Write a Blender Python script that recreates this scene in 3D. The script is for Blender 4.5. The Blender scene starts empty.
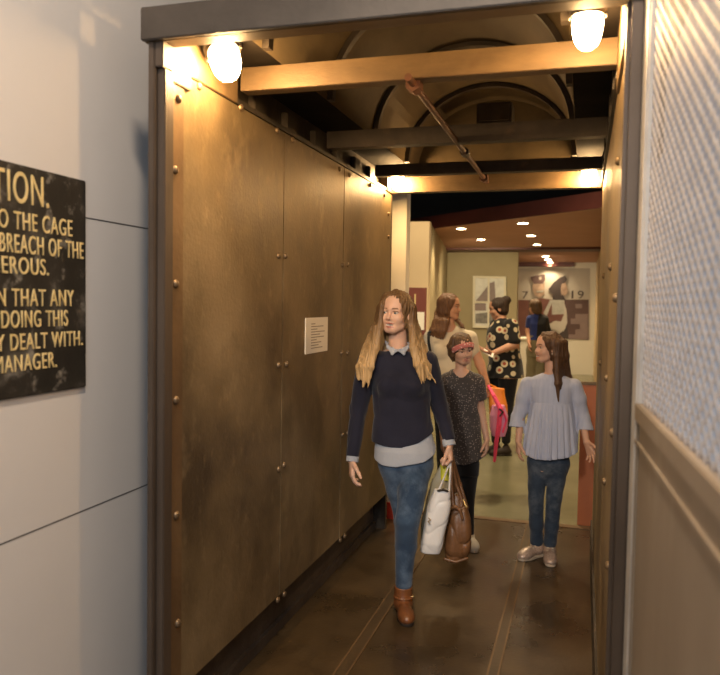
import bpy, bmesh, math, random
import numpy as np
from mathutils import Vector, Matrix
C = bpy.context.scene.collection
PI = math.pi
random.seed(7)
# ------------------------------------------------------------------ camera model (720 x 675 frame)
FPX, YAW, PITCH, ROLL, CAMH = 744.2, .2918, .0474, .0162, 1.6
_F = np.array([-math.sin(YAW)*math.cos(PITCH), math.cos(YAW)*math.cos(PITCH), -math.sin(PITCH)])
_R = np.array([math.cos(YAW), math.sin(YAW), 0.])
_U = np.cross(_R, _F)
_R, _U = math.cos(ROLL)*_R+math.sin(ROLL)*_U, -math.sin(ROLL)*_R+math.cos(ROLL)*_U
_O = np.array([0, 0, CAMH])
def ray(x, y): return _F+_R*(x-360)/FPX-_U*(y-337.5)/FPX
def onX(x, y, X): d = ray(x, y); return _O+d*X/d[0]
def onY(x, y, Y): d = ray(x, y); return _O+d*Y/d[1]
def onZ(x, y, Z): d = ray(x, y); return _O+d*(Z-CAMH)/d[2]
# ------------------------------------------------------------------ materials
def mat(name, cols, scale=4., rough=.6, metal=0., bump=0., stretch=(1, 1, 1), detail=6, bscale=None, spec=.5, rvar=0., contrast=(.3, .7)):
    """procedural material: noise (object space) through a colour ramp"""
    m = bpy.data.materials.new(name); m.use_nodes = True
    nt = m.node_tree; N = nt.nodes; L = nt.links
    b = N['Principled BSDF']
    b.inputs['Roughness'].default_value = rough; b.inputs['Metallic'].default_value = metal
    b.inputs['Specular IOR Level'].default_value = spec
    tc = N.new('ShaderNodeTexCoord'); mp = N.new('ShaderNodeMapping'); mp.inputs['Scale'].default_value = stretch
    L.new(tc.outputs['Object'], mp.inputs['Vector'])
    no = N.new('ShaderNodeTexNoise'); no.inputs['Scale'].default_value = scale; no.inputs['Detail'].default_value = detail
    no.inputs['Roughness'].default_value = .6
    L.new(mp.outputs[0], no.inputs['Vector'])
    if len(cols) == 1: cols = [cols[0], cols[0]]
    r = N.new('ShaderNodeValToRGB')
    while len(r.color_ramp.elements) < len(cols): r.color_ramp.elements.new(.5)
    for i, c in enumerate(cols):
        e = r.color_ramp.elements[i]; e.position = contrast[0]+(contrast[1]-contrast[0])*i/(len(cols)-1); e.color = (*c, 1)
    L.new(no.outputs['Fac'], r.inputs['Fac']); L.new(r.outputs[0], b.inputs['Base Color'])
    if rvar:
        mr = N.new('ShaderNodeMapRange'); mr.inputs['To Min'].default_value = rough-rvar; mr.inputs['To Max'].default_value = rough+rvar
        mr.inputs['From Min'].default_value = .3; mr.inputs['From Max'].default_value = .7
        L.new(no.outputs['Fac'], mr.inputs['Value']); L.new(mr.outputs[0], b.inputs['Roughness'])
    if bump:
        bu = N.new('ShaderNodeBump'); bu.inputs['Strength'].default_value = bump; bu.inputs['Distance'].default_value = .01
        n2 = no
        if bscale:
            n2 = N.new('ShaderNodeTexNoise'); n2.inputs['Scale'].default_value = bscale; n2.inputs['Detail'].default_value = 4
            L.new(mp.outputs[0], n2.inputs['Vector'])
        L.new(n2.outputs['Fac'], bu.inputs['Height']); L.new(bu.outputs[0], b.inputs['Normal'])
    return m
def overlay(m, col, scale, lo, hi, stretch=(1, 1, 1), kind='noise', amount=1., distance='EUCLIDEAN'):
    """adds worn patches / dots on top of a material's colour"""
    nt = m.node_tree; N = nt.nodes; L = nt.links; b = N['Principled BSDF']
    src = b.inputs['Base Color'].links[0].from_socket
    tc = N.new('ShaderNodeTexCoord'); mp = N.new('ShaderNodeMapping'); mp.inputs['Scale'].default_value = stretch
    L.new(tc.outputs['Object'], mp.inputs['Vector'])
    if kind == 'noise':
        t = N.new('ShaderNodeTexNoise'); t.inputs['Scale'].default_value = scale; t.inputs['Detail'].default_value = 8; t.inputs['Roughness'].default_value = .65; o = t.outputs['Fac']
    else:
        t = N.new('ShaderNodeTexVoronoi'); t.inputs['Scale'].default_value = scale; o = t.outputs['Distance']
        t.inputs['Randomness'].default_value = .75
    L.new(mp.outputs[0], t.inputs['Vector'])
    mr = N.new('ShaderNodeMapRange'); mr.inputs['From Min'].default_value = lo; mr.inputs['From Max'].default_value = hi
    mr.inputs['To Max'].default_value = amount
    L.new(o, mr.inputs['Value'])
    mx = N.new('ShaderNodeMix'); mx.data_type = 'RGBA'
    L.new(mr.outputs[0], mx.inputs['Factor']); L.new(src, mx.inputs['A']); mx.inputs['B'].default_value = (*col, 1)
    L.new(mx.outputs['Result'], b.inputs['Base Color'])
    return m
def emis(name, col, strength):
    m = bpy.data.materials.new(name); m.use_nodes = True
    b = m.node_tree.nodes['Principled BSDF']
    b.inputs['Base Color'].default_value = (.9, .9, .88, 1); b.inputs['Emission Color'].default_value = (*col, 1); b.inputs['Emission Strength'].default_value = strength
    return m
def hairmat(name, cols, rough=.42, ztop=None, ztip=None, tip=None):
    m = mat(name, cols, scale=1., rough=rough, bump=.6, stretch=(130, 130, 7), detail=3, spec=.35)
    if tip:   # lighter dyed lengths
        nt = m.node_tree; N = nt.nodes; L = nt.links; b = N['Principled BSDF']
        src = b.inputs['Base Color'].links[0].from_socket
        tc = N.new('ShaderNodeTexCoord'); sp = N.new('ShaderNodeSeparateXYZ'); L.new(tc.outputs['Object'], sp.inputs[0])
        mr = N.new('ShaderNodeMapRange'); mr.inputs['From Min'].default_value = ztop; mr.inputs['From Max'].default_value = ztip
        L.new(sp.outputs['Z'], mr.inputs['Value'])
        mx = N.new('ShaderNodeMix'); mx.data_type = 'RGBA'; L.new(mr.outputs[0], mx.inputs['Factor']); L.new(src, mx.inputs['A']); mx.inputs['B'].default_value = (*tip, 1)
        m2 = N.new('ShaderNodeMix'); m2.data_type = 'RGBA'; m2.blend_type = 'MULTIPLY'; m2.inputs['Factor'].default_value = .35
        no = [n for n in N if n.type == 'TEX_NOISE'][0]
        L.new(mx.outputs['Result'], m2.inputs['A']); L.new(no.outputs['Fac'], m2.inputs['B'])
        L.new(m2.outputs['Result'], b.inputs['Base Color'])
    return m
M = {}
M['plate'] = overlay(overlay(mat('rusted_plate', [(.085, .058, .03), (.185, .132, .068), (.28, .205, .112)], 1.6, .5, .35, .12, bscale=60, rvar=.1),
                     (.42, .31, .17), 3.1, .58, .72, (1, 1, .7), amount=.55), (.05, .03, .016), 2.3, .56, .74, (1, 1, .45), amount=.75)
overlay(M['plate'], (.33, .245, .13), 17, .55, .72, (1, 1, .6), amount=.35); overlay(M['plate'], (.045, .028, .015), 9, .6, .76, (1, 1, .5), amount=.45)
M['plate_edge'] = mat('rusted_strip', [(.11, .065, .032), (.2, .125, .06)], 3, .5, .35, .1, bscale=50)
M['dark_steel'] = overlay(mat('dark_steel', [(.03, .024, .018), (.075, .058, .042)], 5, .5, .4, .12, bscale=40), (.14, .09, .05), 7, .6, .75, amount=.5)
M['post'] = overlay(mat('post_steel', [(.06, .042, .029), (.10, .073, .053)], 5, .5, .3, .1, (1, 1, .3), bscale=45), (.05, .035, .025), 9, .58, .75, (1, 1, .2), amount=.6)
M['lintel'] = mat('lintel_steel', [(.045, .036, .028), (.078, .063, .05)], 4, .5, .3, .1, bscale=40)
M['beam'] = overlay(mat('beam_steel', [(.10, .064, .03), (.175, .113, .053)], 5, .5, .3, .1, (1, 3, 3), bscale=50), (.1, .055, .025), 8, .6, .75, amount=.6)
M['roof'] = mat('darkened_roof', [(.008, .006, .005), (.017, .013, .009)], 4, .85, 0, .1, bscale=40, spec=.1)  # near-black base colour stands in for shade on the plates beside the lamps
M['vault'] = mat('brown_vault', [(.05, .034, .016), (.095, .066, .03), (.13, .09, .042)], 2.5, .65, .2, .1, (1, .5, 1), bscale=40)
M['bolt'] = mat('bolt_steel', [(.12, .08, .045), (.23, .165, .1)], 40, .4, .5)
M['floor'] = overlay(overlay(mat('steel_floor', [(.042, .027, .013), (.07, .045, .021), (.098, .064, .03)], 2.2, .31, .25, .08, bscale=45, rvar=.08),
                     (.026, .018, .011), 1.6, .48, .8, amount=.5), (.13, .09, .047), 1.9, .55, .85, (1, .5, 1), amount=.4)
M['white_wall'] = mat('white_panel', [(.57, .545, .52), (.61, .585, .56)], 1.2, .55, 0, .02, bscale=30)
M['groove'] = mat('dark_groove', [(.08, .075, .07)], 5, .8)
M['cream'] = mat('cream_paint', [(.55, .41, .24), (.6, .46, .27)], 2, .7)
M['olive'] = mat('olive_paint', [(.34, .275, .15), (.38, .31, .175)], 2, .7)
M['pale'] = mat('pale_paint', [(.7, .66, .56), (.75, .71, .6)], 2, .6)
M['gfloor'] = mat('gallery_floor', [(.15, .145, .085), (.23, .215, .13)], 1.4, .25, 0, .03, bscale=30)
M['gceil'] = mat('brown_ceiling', [(.42, .205, .125), (.47, .235, .145)], 2, .6)
M['fascia'] = mat('red_fascia', [(.09, .022, .015), (.12, .03, .02)], 3, .5)
M['void'] = mat('black_void', [(.03, .025, .02), (.045, .038, .03)], 3, .8)
M['floor_strip'] = mat('floor_strip_steel', [(.058, .038, .019), (.085, .056, .028)], 4, .4, .25, .08, bscale=45)
M['front_floor'] = mat('grey_floor', [(.2, .19, .18), (.26, .25, .23)], 3, .5)
M['gate_paint'] = overlay(mat('worn_white_paint', [(.34, .33, .32), (.5, .49, .47)], 9, .5, .2, .1, bscale=60), (.2, .15, .11), 12, .6, .72, amount=.7)
M['gate_sheet'] = overlay(mat('weathered_sheet', [(.2, .165, .125), (.29, .24, .19)], 3, .5, .25, .05, (1, 1, .35), bscale=40), (.4, .36, .3), 4, .6, .75, (1, 1, .3), amount=.6)
M['gate_mesh'] = mat('galvanised_mesh', [(.30, .30, .33), (.42, .42, .46)], 20, .6, .0)
M['sign'] = overlay(overlay(mat('black_board', [(.012, .011, .009), (.03, .026, .021)], 6, .5, 0, .1, bscale=80), (.34, .31, .26), 16, .56, .72, amount=.7), (.2, .18, .15), 6, .55, .78, amount=.7)
M['sign_yellow'] = mat('faded_yellow', [(.58, .43, .17), (.72, .56, .27)], 14, .6)
M['paper'] = mat('paper', [(.8, .74, .62), (.84, .78, .66)], 8, .6)
M['ink'] = mat('grey_ink', [(.25, .2, .14)], 8, .7)
M['rod'] = mat('rusty_pipe', [(.07, .034, .02), (.15, .062, .034)], 18, .5, .3, .1)
M['lamp_base'] = mat('black_lamp_base', [(.02, .017, .014), (.045, .036, .028)], 15, .5, .3)
M['globe'] = emis('lit_globe', (1, .61, .26), 300)
M['downlight'] = emis('lit_downlight', (1, .8, .5), 40)
M['trimring'] = mat('downlight_ring', [(.5, .4, .3)], 5, .4, .3)
M['orange'] = mat('orange_panel', [(.36, .105, .035), (.42, .13, .045)], 3, .55)
M['maroon'] = mat('maroon_panel', [(.14, .035, .025), (.18, .045, .03)], 4, .6)
M['red'] = mat('red_paint', [(.5, .04, .02)], 4, .5)
# ------------------------------------------------------------------ object helpers
LOC = {}
def props(o, label=None, cat=None, group=None, kind=None):
    if label: o['label'] = label
    if cat: o['category'] = cat
    if group: o['group'] = group
    if kind: o['kind'] = kind
    return o
def thing(name, label, cat, loc=(0, 0, 0), group=None):
    o = bpy.data.objects.new(name, None); C.objects.link(o); o.location = loc; o.empty_display_size = .05
    LOC[o.name] = Vector(loc)
    return props(o, label, cat, group)
def link(name, me, m, parent=None, smooth=False):
    for x in (m if isinstance(m, (list, tuple)) else [m]): me.materials.append(x)
    o = bpy.data.objects.new(name, me); C.objects.link(o)
    if smooth: me.polygons.foreach_set('use_smooth', [True]*len(me.polygons))
    if parent: o.parent = parent
    return o
def wloc(p):
    v = Vector((0, 0, 0))
    while p: v = v+Vector(p.location); p = p.parent
    return v
def obj(name, bm, m, parent=None, smooth=False, bevel=0., origin=None):
    """bm is in world space; the mesh is shifted so that it sits under its parent (or at its own origin)"""
    if bevel:
        bmesh.ops.bevel(bm, geom=[e for e in bm.edges if len(e.link_faces) == 2 and e.calc_face_angle(0) > .6], offset=bevel, segments=2, affect='EDGES')
    off = wloc(parent) if parent else Vector(origin or (0, 0, 0))
    bmesh.ops.translate(bm, verts=bm.verts, vec=-off)
    bmesh.ops.recalc_face_normals(bm, faces=bm.faces)
    me = bpy.data.meshes.new(name); bm.to_mesh(me); bm.free()
    o = link(name, me, m, parent, smooth)
    if not parent: o.location = off
    return o
def struct(name, bm, m, parent=None, **k):
    o = obj(name, bm, m, parent, **k)
    if not parent: o['kind'] = 'structure'
    return o
def BM(): return bmesh.new()
def box(bm, lo, hi, mtx=None):
    r = bmesh.ops.create_cube(bm, size=1)
    s = [h-l for l, h in zip(lo, hi)]; c = [(h+l)/2 for l, h in zip(lo, hi)]
    bmesh.ops.scale(bm, vec=s, verts=r['verts']); bmesh.ops.translate(bm, vec=c, verts=r['verts'])
    if mtx: bmesh.ops.transform(bm, matrix=mtx, verts=r['verts'])
    return bm
def bx(lo, hi, mtx=None): return box(BM(), lo, hi, mtx)
def cyl(bm, a, b, r, n=16, r2=None):
    a = Vector(a); b = Vector(b); d = b-a
    q = d.to_track_quat('Z', 'Y').to_matrix().to_4x4(); q.translation = (a+b)/2
    bmesh.ops.create_cone(bm, cap_ends=True, segments=n, radius1=r, radius2=r if r2 is None else r2, depth=d.length, matrix=q)
    return bm
def tube(bm, pts, r, n=8, cap=True):
    pts = [Vector(p) for p in pts]; rs = r if isinstance(r, (list, tuple)) else [r]*len(pts)
    rings = []; prev = None
    for i, p in enumerate(pts):
        t = (pts[min(i+1, len(pts)-1)]-pts[max(i-1, 0)]).normalized()
        if prev is None: prev = t.orthogonal().normalized()
        s = (prev-t*prev.dot(t)).normalized(); prev = s; w = t.cross(s)
        rings.append([bm.verts.new(p+rs[i]*(s*math.cos(2*PI*k/n)+w*math.sin(2*PI*k/n))) for k in range(n)])
    for a, b in zip(rings, rings[1:]):
        for k in range(n): bm.faces.new((a[k], a[(k+1) % n], b[(k+1) % n], b[k]))
    if cap: bm.faces.new(rings[0][::-1]); bm.faces.new(rings[-1])
    return bm
def prism(bm, pts, nrm):
    """polygon (3-D points) extruded along nrm"""
    n = Vector(nrm); a = [bm.verts.new(Vector(p)) for p in pts]; b = [bm.verts.new(Vector(p)+n) for p in pts]
    k = len(pts); bm.faces.new(a); bm.faces.new(b[::-1])
    for i in range(k): bm.faces.new((a[i], b[i], b[(i+1) % k], a[(i+1) % k]))
    return bm
def lathe(bm, prof, c=(0, 0, 0), n=24, mtx=None):
    rings = []
    for r, z in prof: rings.append([bm.verts.new((c[0]+r*math.cos(2*PI*k/n), c[1]+r*math.sin(2*PI*k/n), c[2]+z)) for k in range(n)])
    for a, b in zip(rings, rings[1:]):
        for k in range(n): bm.faces.new((a[k], a[(k+1) % n], b[(k+1) % n], b[k]))
    bm.faces.new(rings[0][::-1]); bm.faces.new(rings[-1])
    if mtx: bmesh.ops.transform(bm, matrix=mtx, verts=[v for r in rings for v in r])
    return bm
# ================================================================== THE PLACE
XL, XR, XW = -1.30, .09, -1.537
Y0, Y1 = 2.08, 5.05
# --- front room
struct('floor_front', bx((-2.2, -2.5, -.1), (2.2, 2.08, 0)), M['front_floor'])
w = struct('wall_left', bx((XW-.1, -2.5, 0), (XW, 5.2, 4.2)), M['white_wall'])
for z in (1.856, .91):
    obj('panel_joint', bx((XW-.004, -2.5, z-.0022), (XW+.0008, 5.2, z+.0022)), M['groove'], w)
struct('wall_right', bx((2.1, -2.5, 0), (2.2, 2.9, 4.2)), M['white_wall'])
struct('ceiling_front', bx((-2.2, -2.5, 4.2), (2.2, 5.2, 4.3)), M['white_wall'])
M['skirt'] = mat('skirting_steel', [(.06, .046, .035), (.12, .095, .072)], 6, .5, .3, .15, bscale=40)
# --- cage floor
fl = struct('floor', bx((-1.54, Y0, -.1), (.35, 5.56, 0)), M['floor'])
for x0, x1 in ((-.985, -.93), (-.355, -.31)):
    obj('floor_strip', bx((x0, Y0, -.01), (x1, 5.54, .003)), M['floor_strip'], fl)
    for x in (x0, x1): obj('strip_edge', bx((x-.004, Y0, -.01), (x+.004, 5.54, .0045)), M['plate_edge'], fl)
obj('threshold', bx((-1.54, 5.50, -.01), (.35, 5.57, .006)), M['plate_edge'], fl)
# --- cage wall left: three riveted plates on a dark backing
cw = struct('wall_cage_left', bx((-1.42, 2.25, 0), (-1.402, Y1, 2.42)), M['dark_steel'])
def plate(y0, y1, z0, z1, x=XL): return obj('plate', bx((x-.022, y0, z0), (x, y1, z1)), M['plate'], cw, bevel=.003)
plate(2.235, 3.107, .25, 2.35); plate(3.110, 3.972, .25, 2.35); plate(3.978, 5.03, .25, 2.35)
obj('edge_strip', bx((XL-.03, 2.13, 0), (XL+.004, 2.235, 2.30)), M['plate_edge'], cw, bevel=.003)
obj('top_plate', bx((XL-.05, 2.13, 2.30), (XL+.012, 2.27, 2.50)), M['beam'], cw, bevel=.003)
obj('top_plate', bx((XL-.05, 2.27, 2.352), (XL+.006, 2.63, 2.50)), M['beam'], cw, bevel=.003)
obj('top_plate', bx((XL-.05, 4.88, 2.352), (XL+.012, 5.08, 2.50)), M['beam'], cw, bevel=.003)
obj('rear_jamb', bx((-1.42, 5.032, 0), (XL-.004, 5.075, 2.352)), M['dark_steel'], cw)
obj('top_angle', bx((XL-.05, 2.62, 2.352), (XL+.004, 4.9, 2.372)), M['dark_steel'], cw)
obj('top_rail', bx((XL-.11, 2.62, 2.37), (XL-.05, 4.9, 2.5)), M['dark_steel'], cw)
obj('skirting', bx((-1.40, 2.2, 0), (-1.372, Y1, .05)), M['skirt'], cw)
obj('skirting', bx((-1.402, 2.26, .05), (-1.392, Y1, .25)), M['skirt'], cw)
for y in (2.90, 3.25, 3.62, 3.95, 4.3, 4.62):
    obj('bracket', bx((XL-.055, y-.06, 2.372), (XL-.02, y+.06, 2.46)), M['dark_steel'], cw, bevel=.004)
def rivet_mesh():
    bm = BM(); lathe(bm, [(.017, 0), (.0165, .004), (.0145, .009), (.010, .0125), (.004, .014)], n=12)
    me = bpy.data.meshes.new('bolt'); bmesh.ops.recalc_face_normals(bm, faces=bm.faces); bm.to_mesh(me); bm.free(); me.materials.append(M['bolt'])
    me.polygons.foreach_set('use_smooth', [True]*len(me.polygons)); return me
RM = rivet_mesh()
def rivets(parent, pts, X, side):
    for p in pts:
        q = onX(*p, X); o = bpy.data.objects.new('bolt', RM); C.objects.link(o); o.parent = parent
        o.location = Vector((X, q[1], q[2]))-wloc(parent); o.rotation_euler = (0, PI/2*side, 0); o.scale = (.85, .85, .9)
rivets(cw, [(178, 99), (174.5, 170), (175, 284), (175, 400), (175.5, 515), (177, 623)], XL+.003, 1)
rivets(cw, [(198.5, 86.6), (240, 107.6), (276.5, 130.7), (292, 140), (339, 169), (349, 175), (370, 185), (384, 195), (278, 256), (285, 256), (278, 365), (286, 364),
            (278, 469), (283.5, 465), (277, 600), (283.5, 594), (342, 265), (347, 265), (341, 353), (347, 353), (342, 435), (347, 433), (339.5, 540), (344, 536), (388, 214), (388, 237)], XL-.001, 1)
# --- cage wall right (seen nearly edge-on)
cr = struct('wall_cage_right', bx((XR+.03, 2.13, 0), (XR+.06, Y1, 2.42)), M['dark_steel'])
for y0, y1 in ((2.2, 3.1), (3.105, 3.97), (3.975, 5.03)):
    obj('plate', bx((XR, y0, .2), (XR+.02, y1, 2.35)), M['plate'], cr, bevel=.003)
obj('edge_strip', bx((XR-.004, 2.13, 0), (XR+.02, 2.2, 2.35)), M['plate_edge'], cr, bevel=.003)
obj('top_plate', bx((XR-.010, 2.13, 2.3), (XR+.05, 2.63, 2.5)), M['beam'], cr, bevel=.003)
obj('top_plate', bx((XR-.010, 4.88, 2.352), (XR+.05, 5.08, 2.5)), M['beam'], cr, bevel=.003)
obj('top_angle', bx((XR-.012, 2.63, 2.352), (XR+.03, 4.9, 2.372)), M['dark_steel'], cr)
obj('top_rail', bx((XR+.02, 2.62, 2.37), (XR+.08, 4.9, 2.5)), M['dark_steel'], cr)
obj('skirting', bx((XR-.01, 2.13, 0), (XR+.03, Y1, .2)), M['dark_steel'], cr)
for y in (2.9, 3.3, 3.7, 4.1, 4.5): obj('bracket', bx((XR-.016, y-.06, 2.372), (XR+.02, y+.06, 2.47)), M['dark_steel'], cr, bevel=.004)
rivets(cr, [(611.3, 267), (604.5, 276), (616.6, 298), (600.8, 363), (607.4, 378), (614, 433), (605.4, 481.5), (609.7, 566), (619, 161)], XR, -1)
# --- posts and lintel at the mouth of the cage
t = thing('steel_post', 'tall brown steel channel post at the cage mouth beside the white wall', 'post', (-1.31, 2.1, 0))
obj('outer_flange', bx((-1.322, 2.06, 0), (-1.30, 2.13, 2.40)), M['post'], t, bevel=.003)
obj('inner_flange', bx((-1.2995, 2.078, 0), (-1.272, 2.13, 2.32)), M['post'], t, bevel=.003)
obj('head_plate', bx((-1.2995, 2.062, 2.32), (-1.270, 2.13, 2.40)), M['post'], t, bevel=.003)
t = thing('steel_post', 'dark steel post at the cage mouth beside the mesh gate', 'post', (.11, 2.1, 0))
obj('outer_flange', bx((.096, 2.06, 0), (.124, 2.13, 2.396)), M['post'], t, bevel=.003)
obj('inner_flange', bx((.084, 2.09, 0), (.0955, 2.13, 2.396)), M['post'], t, bevel=.003)
t = thing('lintel_beam', 'heavy grey-brown steel beam across the top of the cage mouth', 'beam', (-.62, 2.09, 2.397))
obj('web', bx((-1.337, 2.04, 2.397), (.16, 2.06, 2.497)), M['lintel'], t, bevel=.003)
obj('bottom_flange', bx((-1.337, 2.0605, 2.397), (.16, 2.13, 2.412)), M['beam'], t, bevel=.003)
obj('top_flange', bx((-1.337, 2.0605, 2.485), (.16, 2.13, 2.497)), M['lintel'], t, bevel=.003)
# --- roof beams
def hbeam(y, z, hgt, label, m, dep=.07):
    t = thing('roof_beam', label, 'beam', (-.6, y, z))
    obj('web', bx((XL+.004, y, z), (XR-.002, y+.012, z+hgt)), m, t, bevel=.002)
    obj('flange', bx((XL+.004, y+.0125, z), (XR-.002, y+dep, z+.012)), m, t, bevel=.002)
hbeam(2.655, 2.407, .088, 'rusty brown roof beam nearest the cage mouth, lit by the two front lamps', M['beam'])
hbeam(3.66, 2.39, .085, 'dark roof beam in the middle of the cage roof', M['dark_steel'])
hbeam(4.58, 2.40, .07, 'thin dark roof beam just before the cage exit', M['dark_steel'])
hbeam(5.03, 2.36, .135, 'rusty brown beam over the cage exit between the two rear lamps', M['beam'])
# --- roof: flat side plates and a riveted barrel vault
VX, VR, VZ = -.60, .53, 2.50
ro = struct('ceiling_cage', bx((-1.42, 2.25, VZ), (VX-VR, 5.1, VZ+.02)), M['roof'])
obj('roof_plate', bx((VX+VR, 2.13, VZ), (.16, 5.1, VZ+.02)), M['roof'], ro)
bm = BM(); n = 28; A = []; B = []
for i in range(n+1):
    a = PI*i/n
    for r, l in ((VR, A), (VR+.02, B)): l.append([bm.verts.new((VX+r*math.cos(a), y, VZ+r*.88*math.sin(a))) for y in (2.14, 5.1)])
for i in range(n):
    bm.faces.new((A[i][0], A[i][1], A[i+1][1], A[i+1][0])); bm.faces.new((B[i][0], B[i+1][0], B[i+1][1], B[i][1]))
    bm.faces.new((A[i][0], A[i+1][0], B[i+1][0], B[i][0])); bm.faces.new((A[i][1], B[i][1], B[i+1][1], A[i+1][1]))
obj('vault', bm, M['vault'], ro, smooth=True)
for y in (2.5, 3.2, 3.95, 4.7):
    bm = BM(); rr = []
    for i in range(n+1):
        a = PI*i/n
        rr.append([bm.verts.new((VX+r*math.cos(a), yy, VZ+r*.88*math.sin(a))) for r, yy in ((VR-.028, y-.02), (VR-.002, y-.02), (VR-.002, y+.02), (VR-.028, y+.02))])
    for a, b in zip(rr, rr[1:]):
        for k in range(4): bm.faces.new((a[k], a[(k+1) % 4], b[(k+1) % 4], b[k]))
    bm.faces.new(rr[0]); bm.faces.new(rr[-1][::-1])
    obj('rib', bm, M['dark_steel'], ro)
for Y in (2.14, 5.09):
    bm = BM(); prism(bm, [(VX+VR*math.cos(PI*i/n), Y, VZ+VR*.88*math.sin(PI*i/n)) for i in range(n+1)], (0, .012, 0))
    obj('end_plate', bm, M['vault'], ro)
b = thing('roof_gearbox', 'black box fixed at the top of the arched cage roof', 'box', (VX+.02, 4.86, 2.75))
obj('housing', bx((VX-.09, 4.78, 2.74), (VX+.13, 4.98, 2.87)), M['lamp_base'], b, bevel=.006)
obj('cover', bx((VX-.075, 4.77, 2.755), (VX+.115, 4.779, 2.855)), M['dark_steel'], b)
# --- rusty rod under the beams
ra = Vector(onY(408, 77, 2.60)); rb = Vector(onY(487, 182, 4.98))
t = thing('hanging_rod', 'rusty red pipe rod slung lengthwise under the roof beams', 'rod', ra)
bm = cyl(BM(), ra, rb, .0135, 14); obj('pipe', bm, M['rod'], t, smooth=False)
d = (rb-ra).normalized()
for f, l in ((.045, .03), (.93, .025)):
    p = ra+(rb-ra)*f
    obj('nut', cyl(BM(), p-d*l, p+d*l, .03, 6), M['rod'], t)
p = ra+(rb-ra)*.58; obj('clamp', cyl(BM(), p-d*.03, p+d*.03, .024, 12), M['dark_steel'], t)
for f in (.045, .93):
    p = ra+(rb-ra)*f; obj('hanger', bx((p.x-.018, p.y-.006, p.z), (p.x+.018, p.y+.006, 2.44)), M['rod'], t)
# --- four bulkhead lamps
def lamp(c, tilt, label, s=1.):
    t = thing('bulkhead_lamp', label, 'lamp', c, None)
    R = Matrix.Translation(Vector(c)) @ Matrix.Rotation(tilt[0], 4, 'X') @ Matrix.Rotation(tilt[1], 4, 'Y') @ Matrix.Scale(s, 4)
    bm = lathe(BM(), [(.066, 0), (.068, -.008), (.066, -.03), (.058, -.036), (.056, -.05)], n=24, mtx=R); obj('lamp_base', bm, M['lamp_base'], t, smooth=False)
    prof = [(.048, -.05), (.052, -.058), (.0525, -.08), (.050, -.105), (.044, -.13), (.034, -.15), (.018, -.163), (.004, -.167)]
    obj('glass_globe', lathe(BM(), prof, n=24, mtx=R), M['globe'], t, smooth=True)
    bm = BM()
    pass
    for sx in (-1, 1): obj('guard_lug', tube(BM(), [R @ Vector((sx*.06, 0, -.04)), R @ Vector((sx*.064, 0, -.06))], .004*s, 6), M['lamp_base'], t)
    return t
lamp((-1.225, 2.36, 2.485), (-.42, -.38), 'lit jar-shaped bulkhead lamp at the front left corner of the cage roof', 1.0)
lamp((-.015, 2.33, 2.495), (.05, 0), 'lit jar-shaped bulkhead lamp at the front right corner of the cage roof', .84)
lamp((-1.235, 4.93, 2.50), (0, 0), 'small glowing bulkhead lamp at the rear left above the white pillar', .85)
lamp((.005, 4.93, 2.50), (0, 0), 'small glowing bulkhead lamp at the rear right corner of the cage', .85)
# --- warning sign on the white wall
sg = thing('warning_sign', 'worn black warning sign with faded yellow capitals on the white wall', 'sign', (XW, 1.5, 1.3))
obj('board', bx((XW, 1.13, 1.315), (XW+.012, 2.029, 1.97)), M['sign'], sg, bevel=.003)
def textmesh(s, bold=.0):
    cu = bpy.data.curves.new('lettering', 'FONT'); cu.body = s; cu.offset = bold; cu.extrude = .0015; cu.size = 1; cu.space_character = 1.12
    o = bpy.data.objects.new('tmp', cu); C.objects.link(o); bpy.context.view_layer.update()
    me = bpy.data.meshes.new_from_object(o.evaluated_get(bpy.context.evaluated_depsgraph_get()))
    bpy.data.objects.remove(o); bpy.data.curves.remove(cu)
    v = np.empty(len(me.vertices)*3); me.vertices.foreach_get('co', v); v = v.reshape(-1, 3)
    return me, v
def lettering(full, sub, lpx, top, bot, parent, X, m):
    """one line of sign writing: «sub» spans lpx..top pixel columns; full is the whole line, right-aligned"""
    _, vs = textmesh(sub); wsub = vs[:, 0].max()-vs[:, 0].min()
    yl, yr = onX(lpx, top[1], X)[1], onX(top[0], top[1], X)[1]
    zt, zb = onX(*top, X)[2], onX(*bot, X)[2]
    sx = (yr-yl)/wsub
    me, v = textmesh(full); caph = v[:, 1].max()
    sz = (zt-zb)/caph
    v2 = np.stack([v[:, 2]+X+.003, yr+(v[:, 0]-v[:, 0].max())*sx, zb+v[:, 1]*sz], 1)-np.array(wloc(parent))
    me.vertices.foreach_set('co', v2.ravel()); me.update()
    return link('lettering', me, m, parent)
SX = XW+.0105
for a in (('CAUTION.', 'ION.', 6.7, (47.8, 178.5), (47.8, 208)), ('O THE CAGE', 'THE CAGE', 13, (71.3, 220.3), (71.3, 236.6)), ('BREACH OF THE', 'OF THE', 48, (82.6, 242.5), (82.6, 259)),
          ('DANGEROUS.', 'EROUS.', 1, (47.8, 259.5), (47.8, 275.4)), ('N THAT ANY', 'THAT ANY', 11, (72.8, 290.2), (72.8, 306)), ('DOING THIS', 'DOING THIS', .5, (66.9, 310), (66.9, 325.6)),
          ('Y DEALT WITH.', 'DEALT WITH.', 9.5, (81.7, 330.5), (81.7, 345)), ('MANAGER.', 'ANAGER.', 3.5, (55.9, 351.5), (55.9, 366.8))):
    lettering(*a, sg, SX, M['sign_yellow'])
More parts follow.
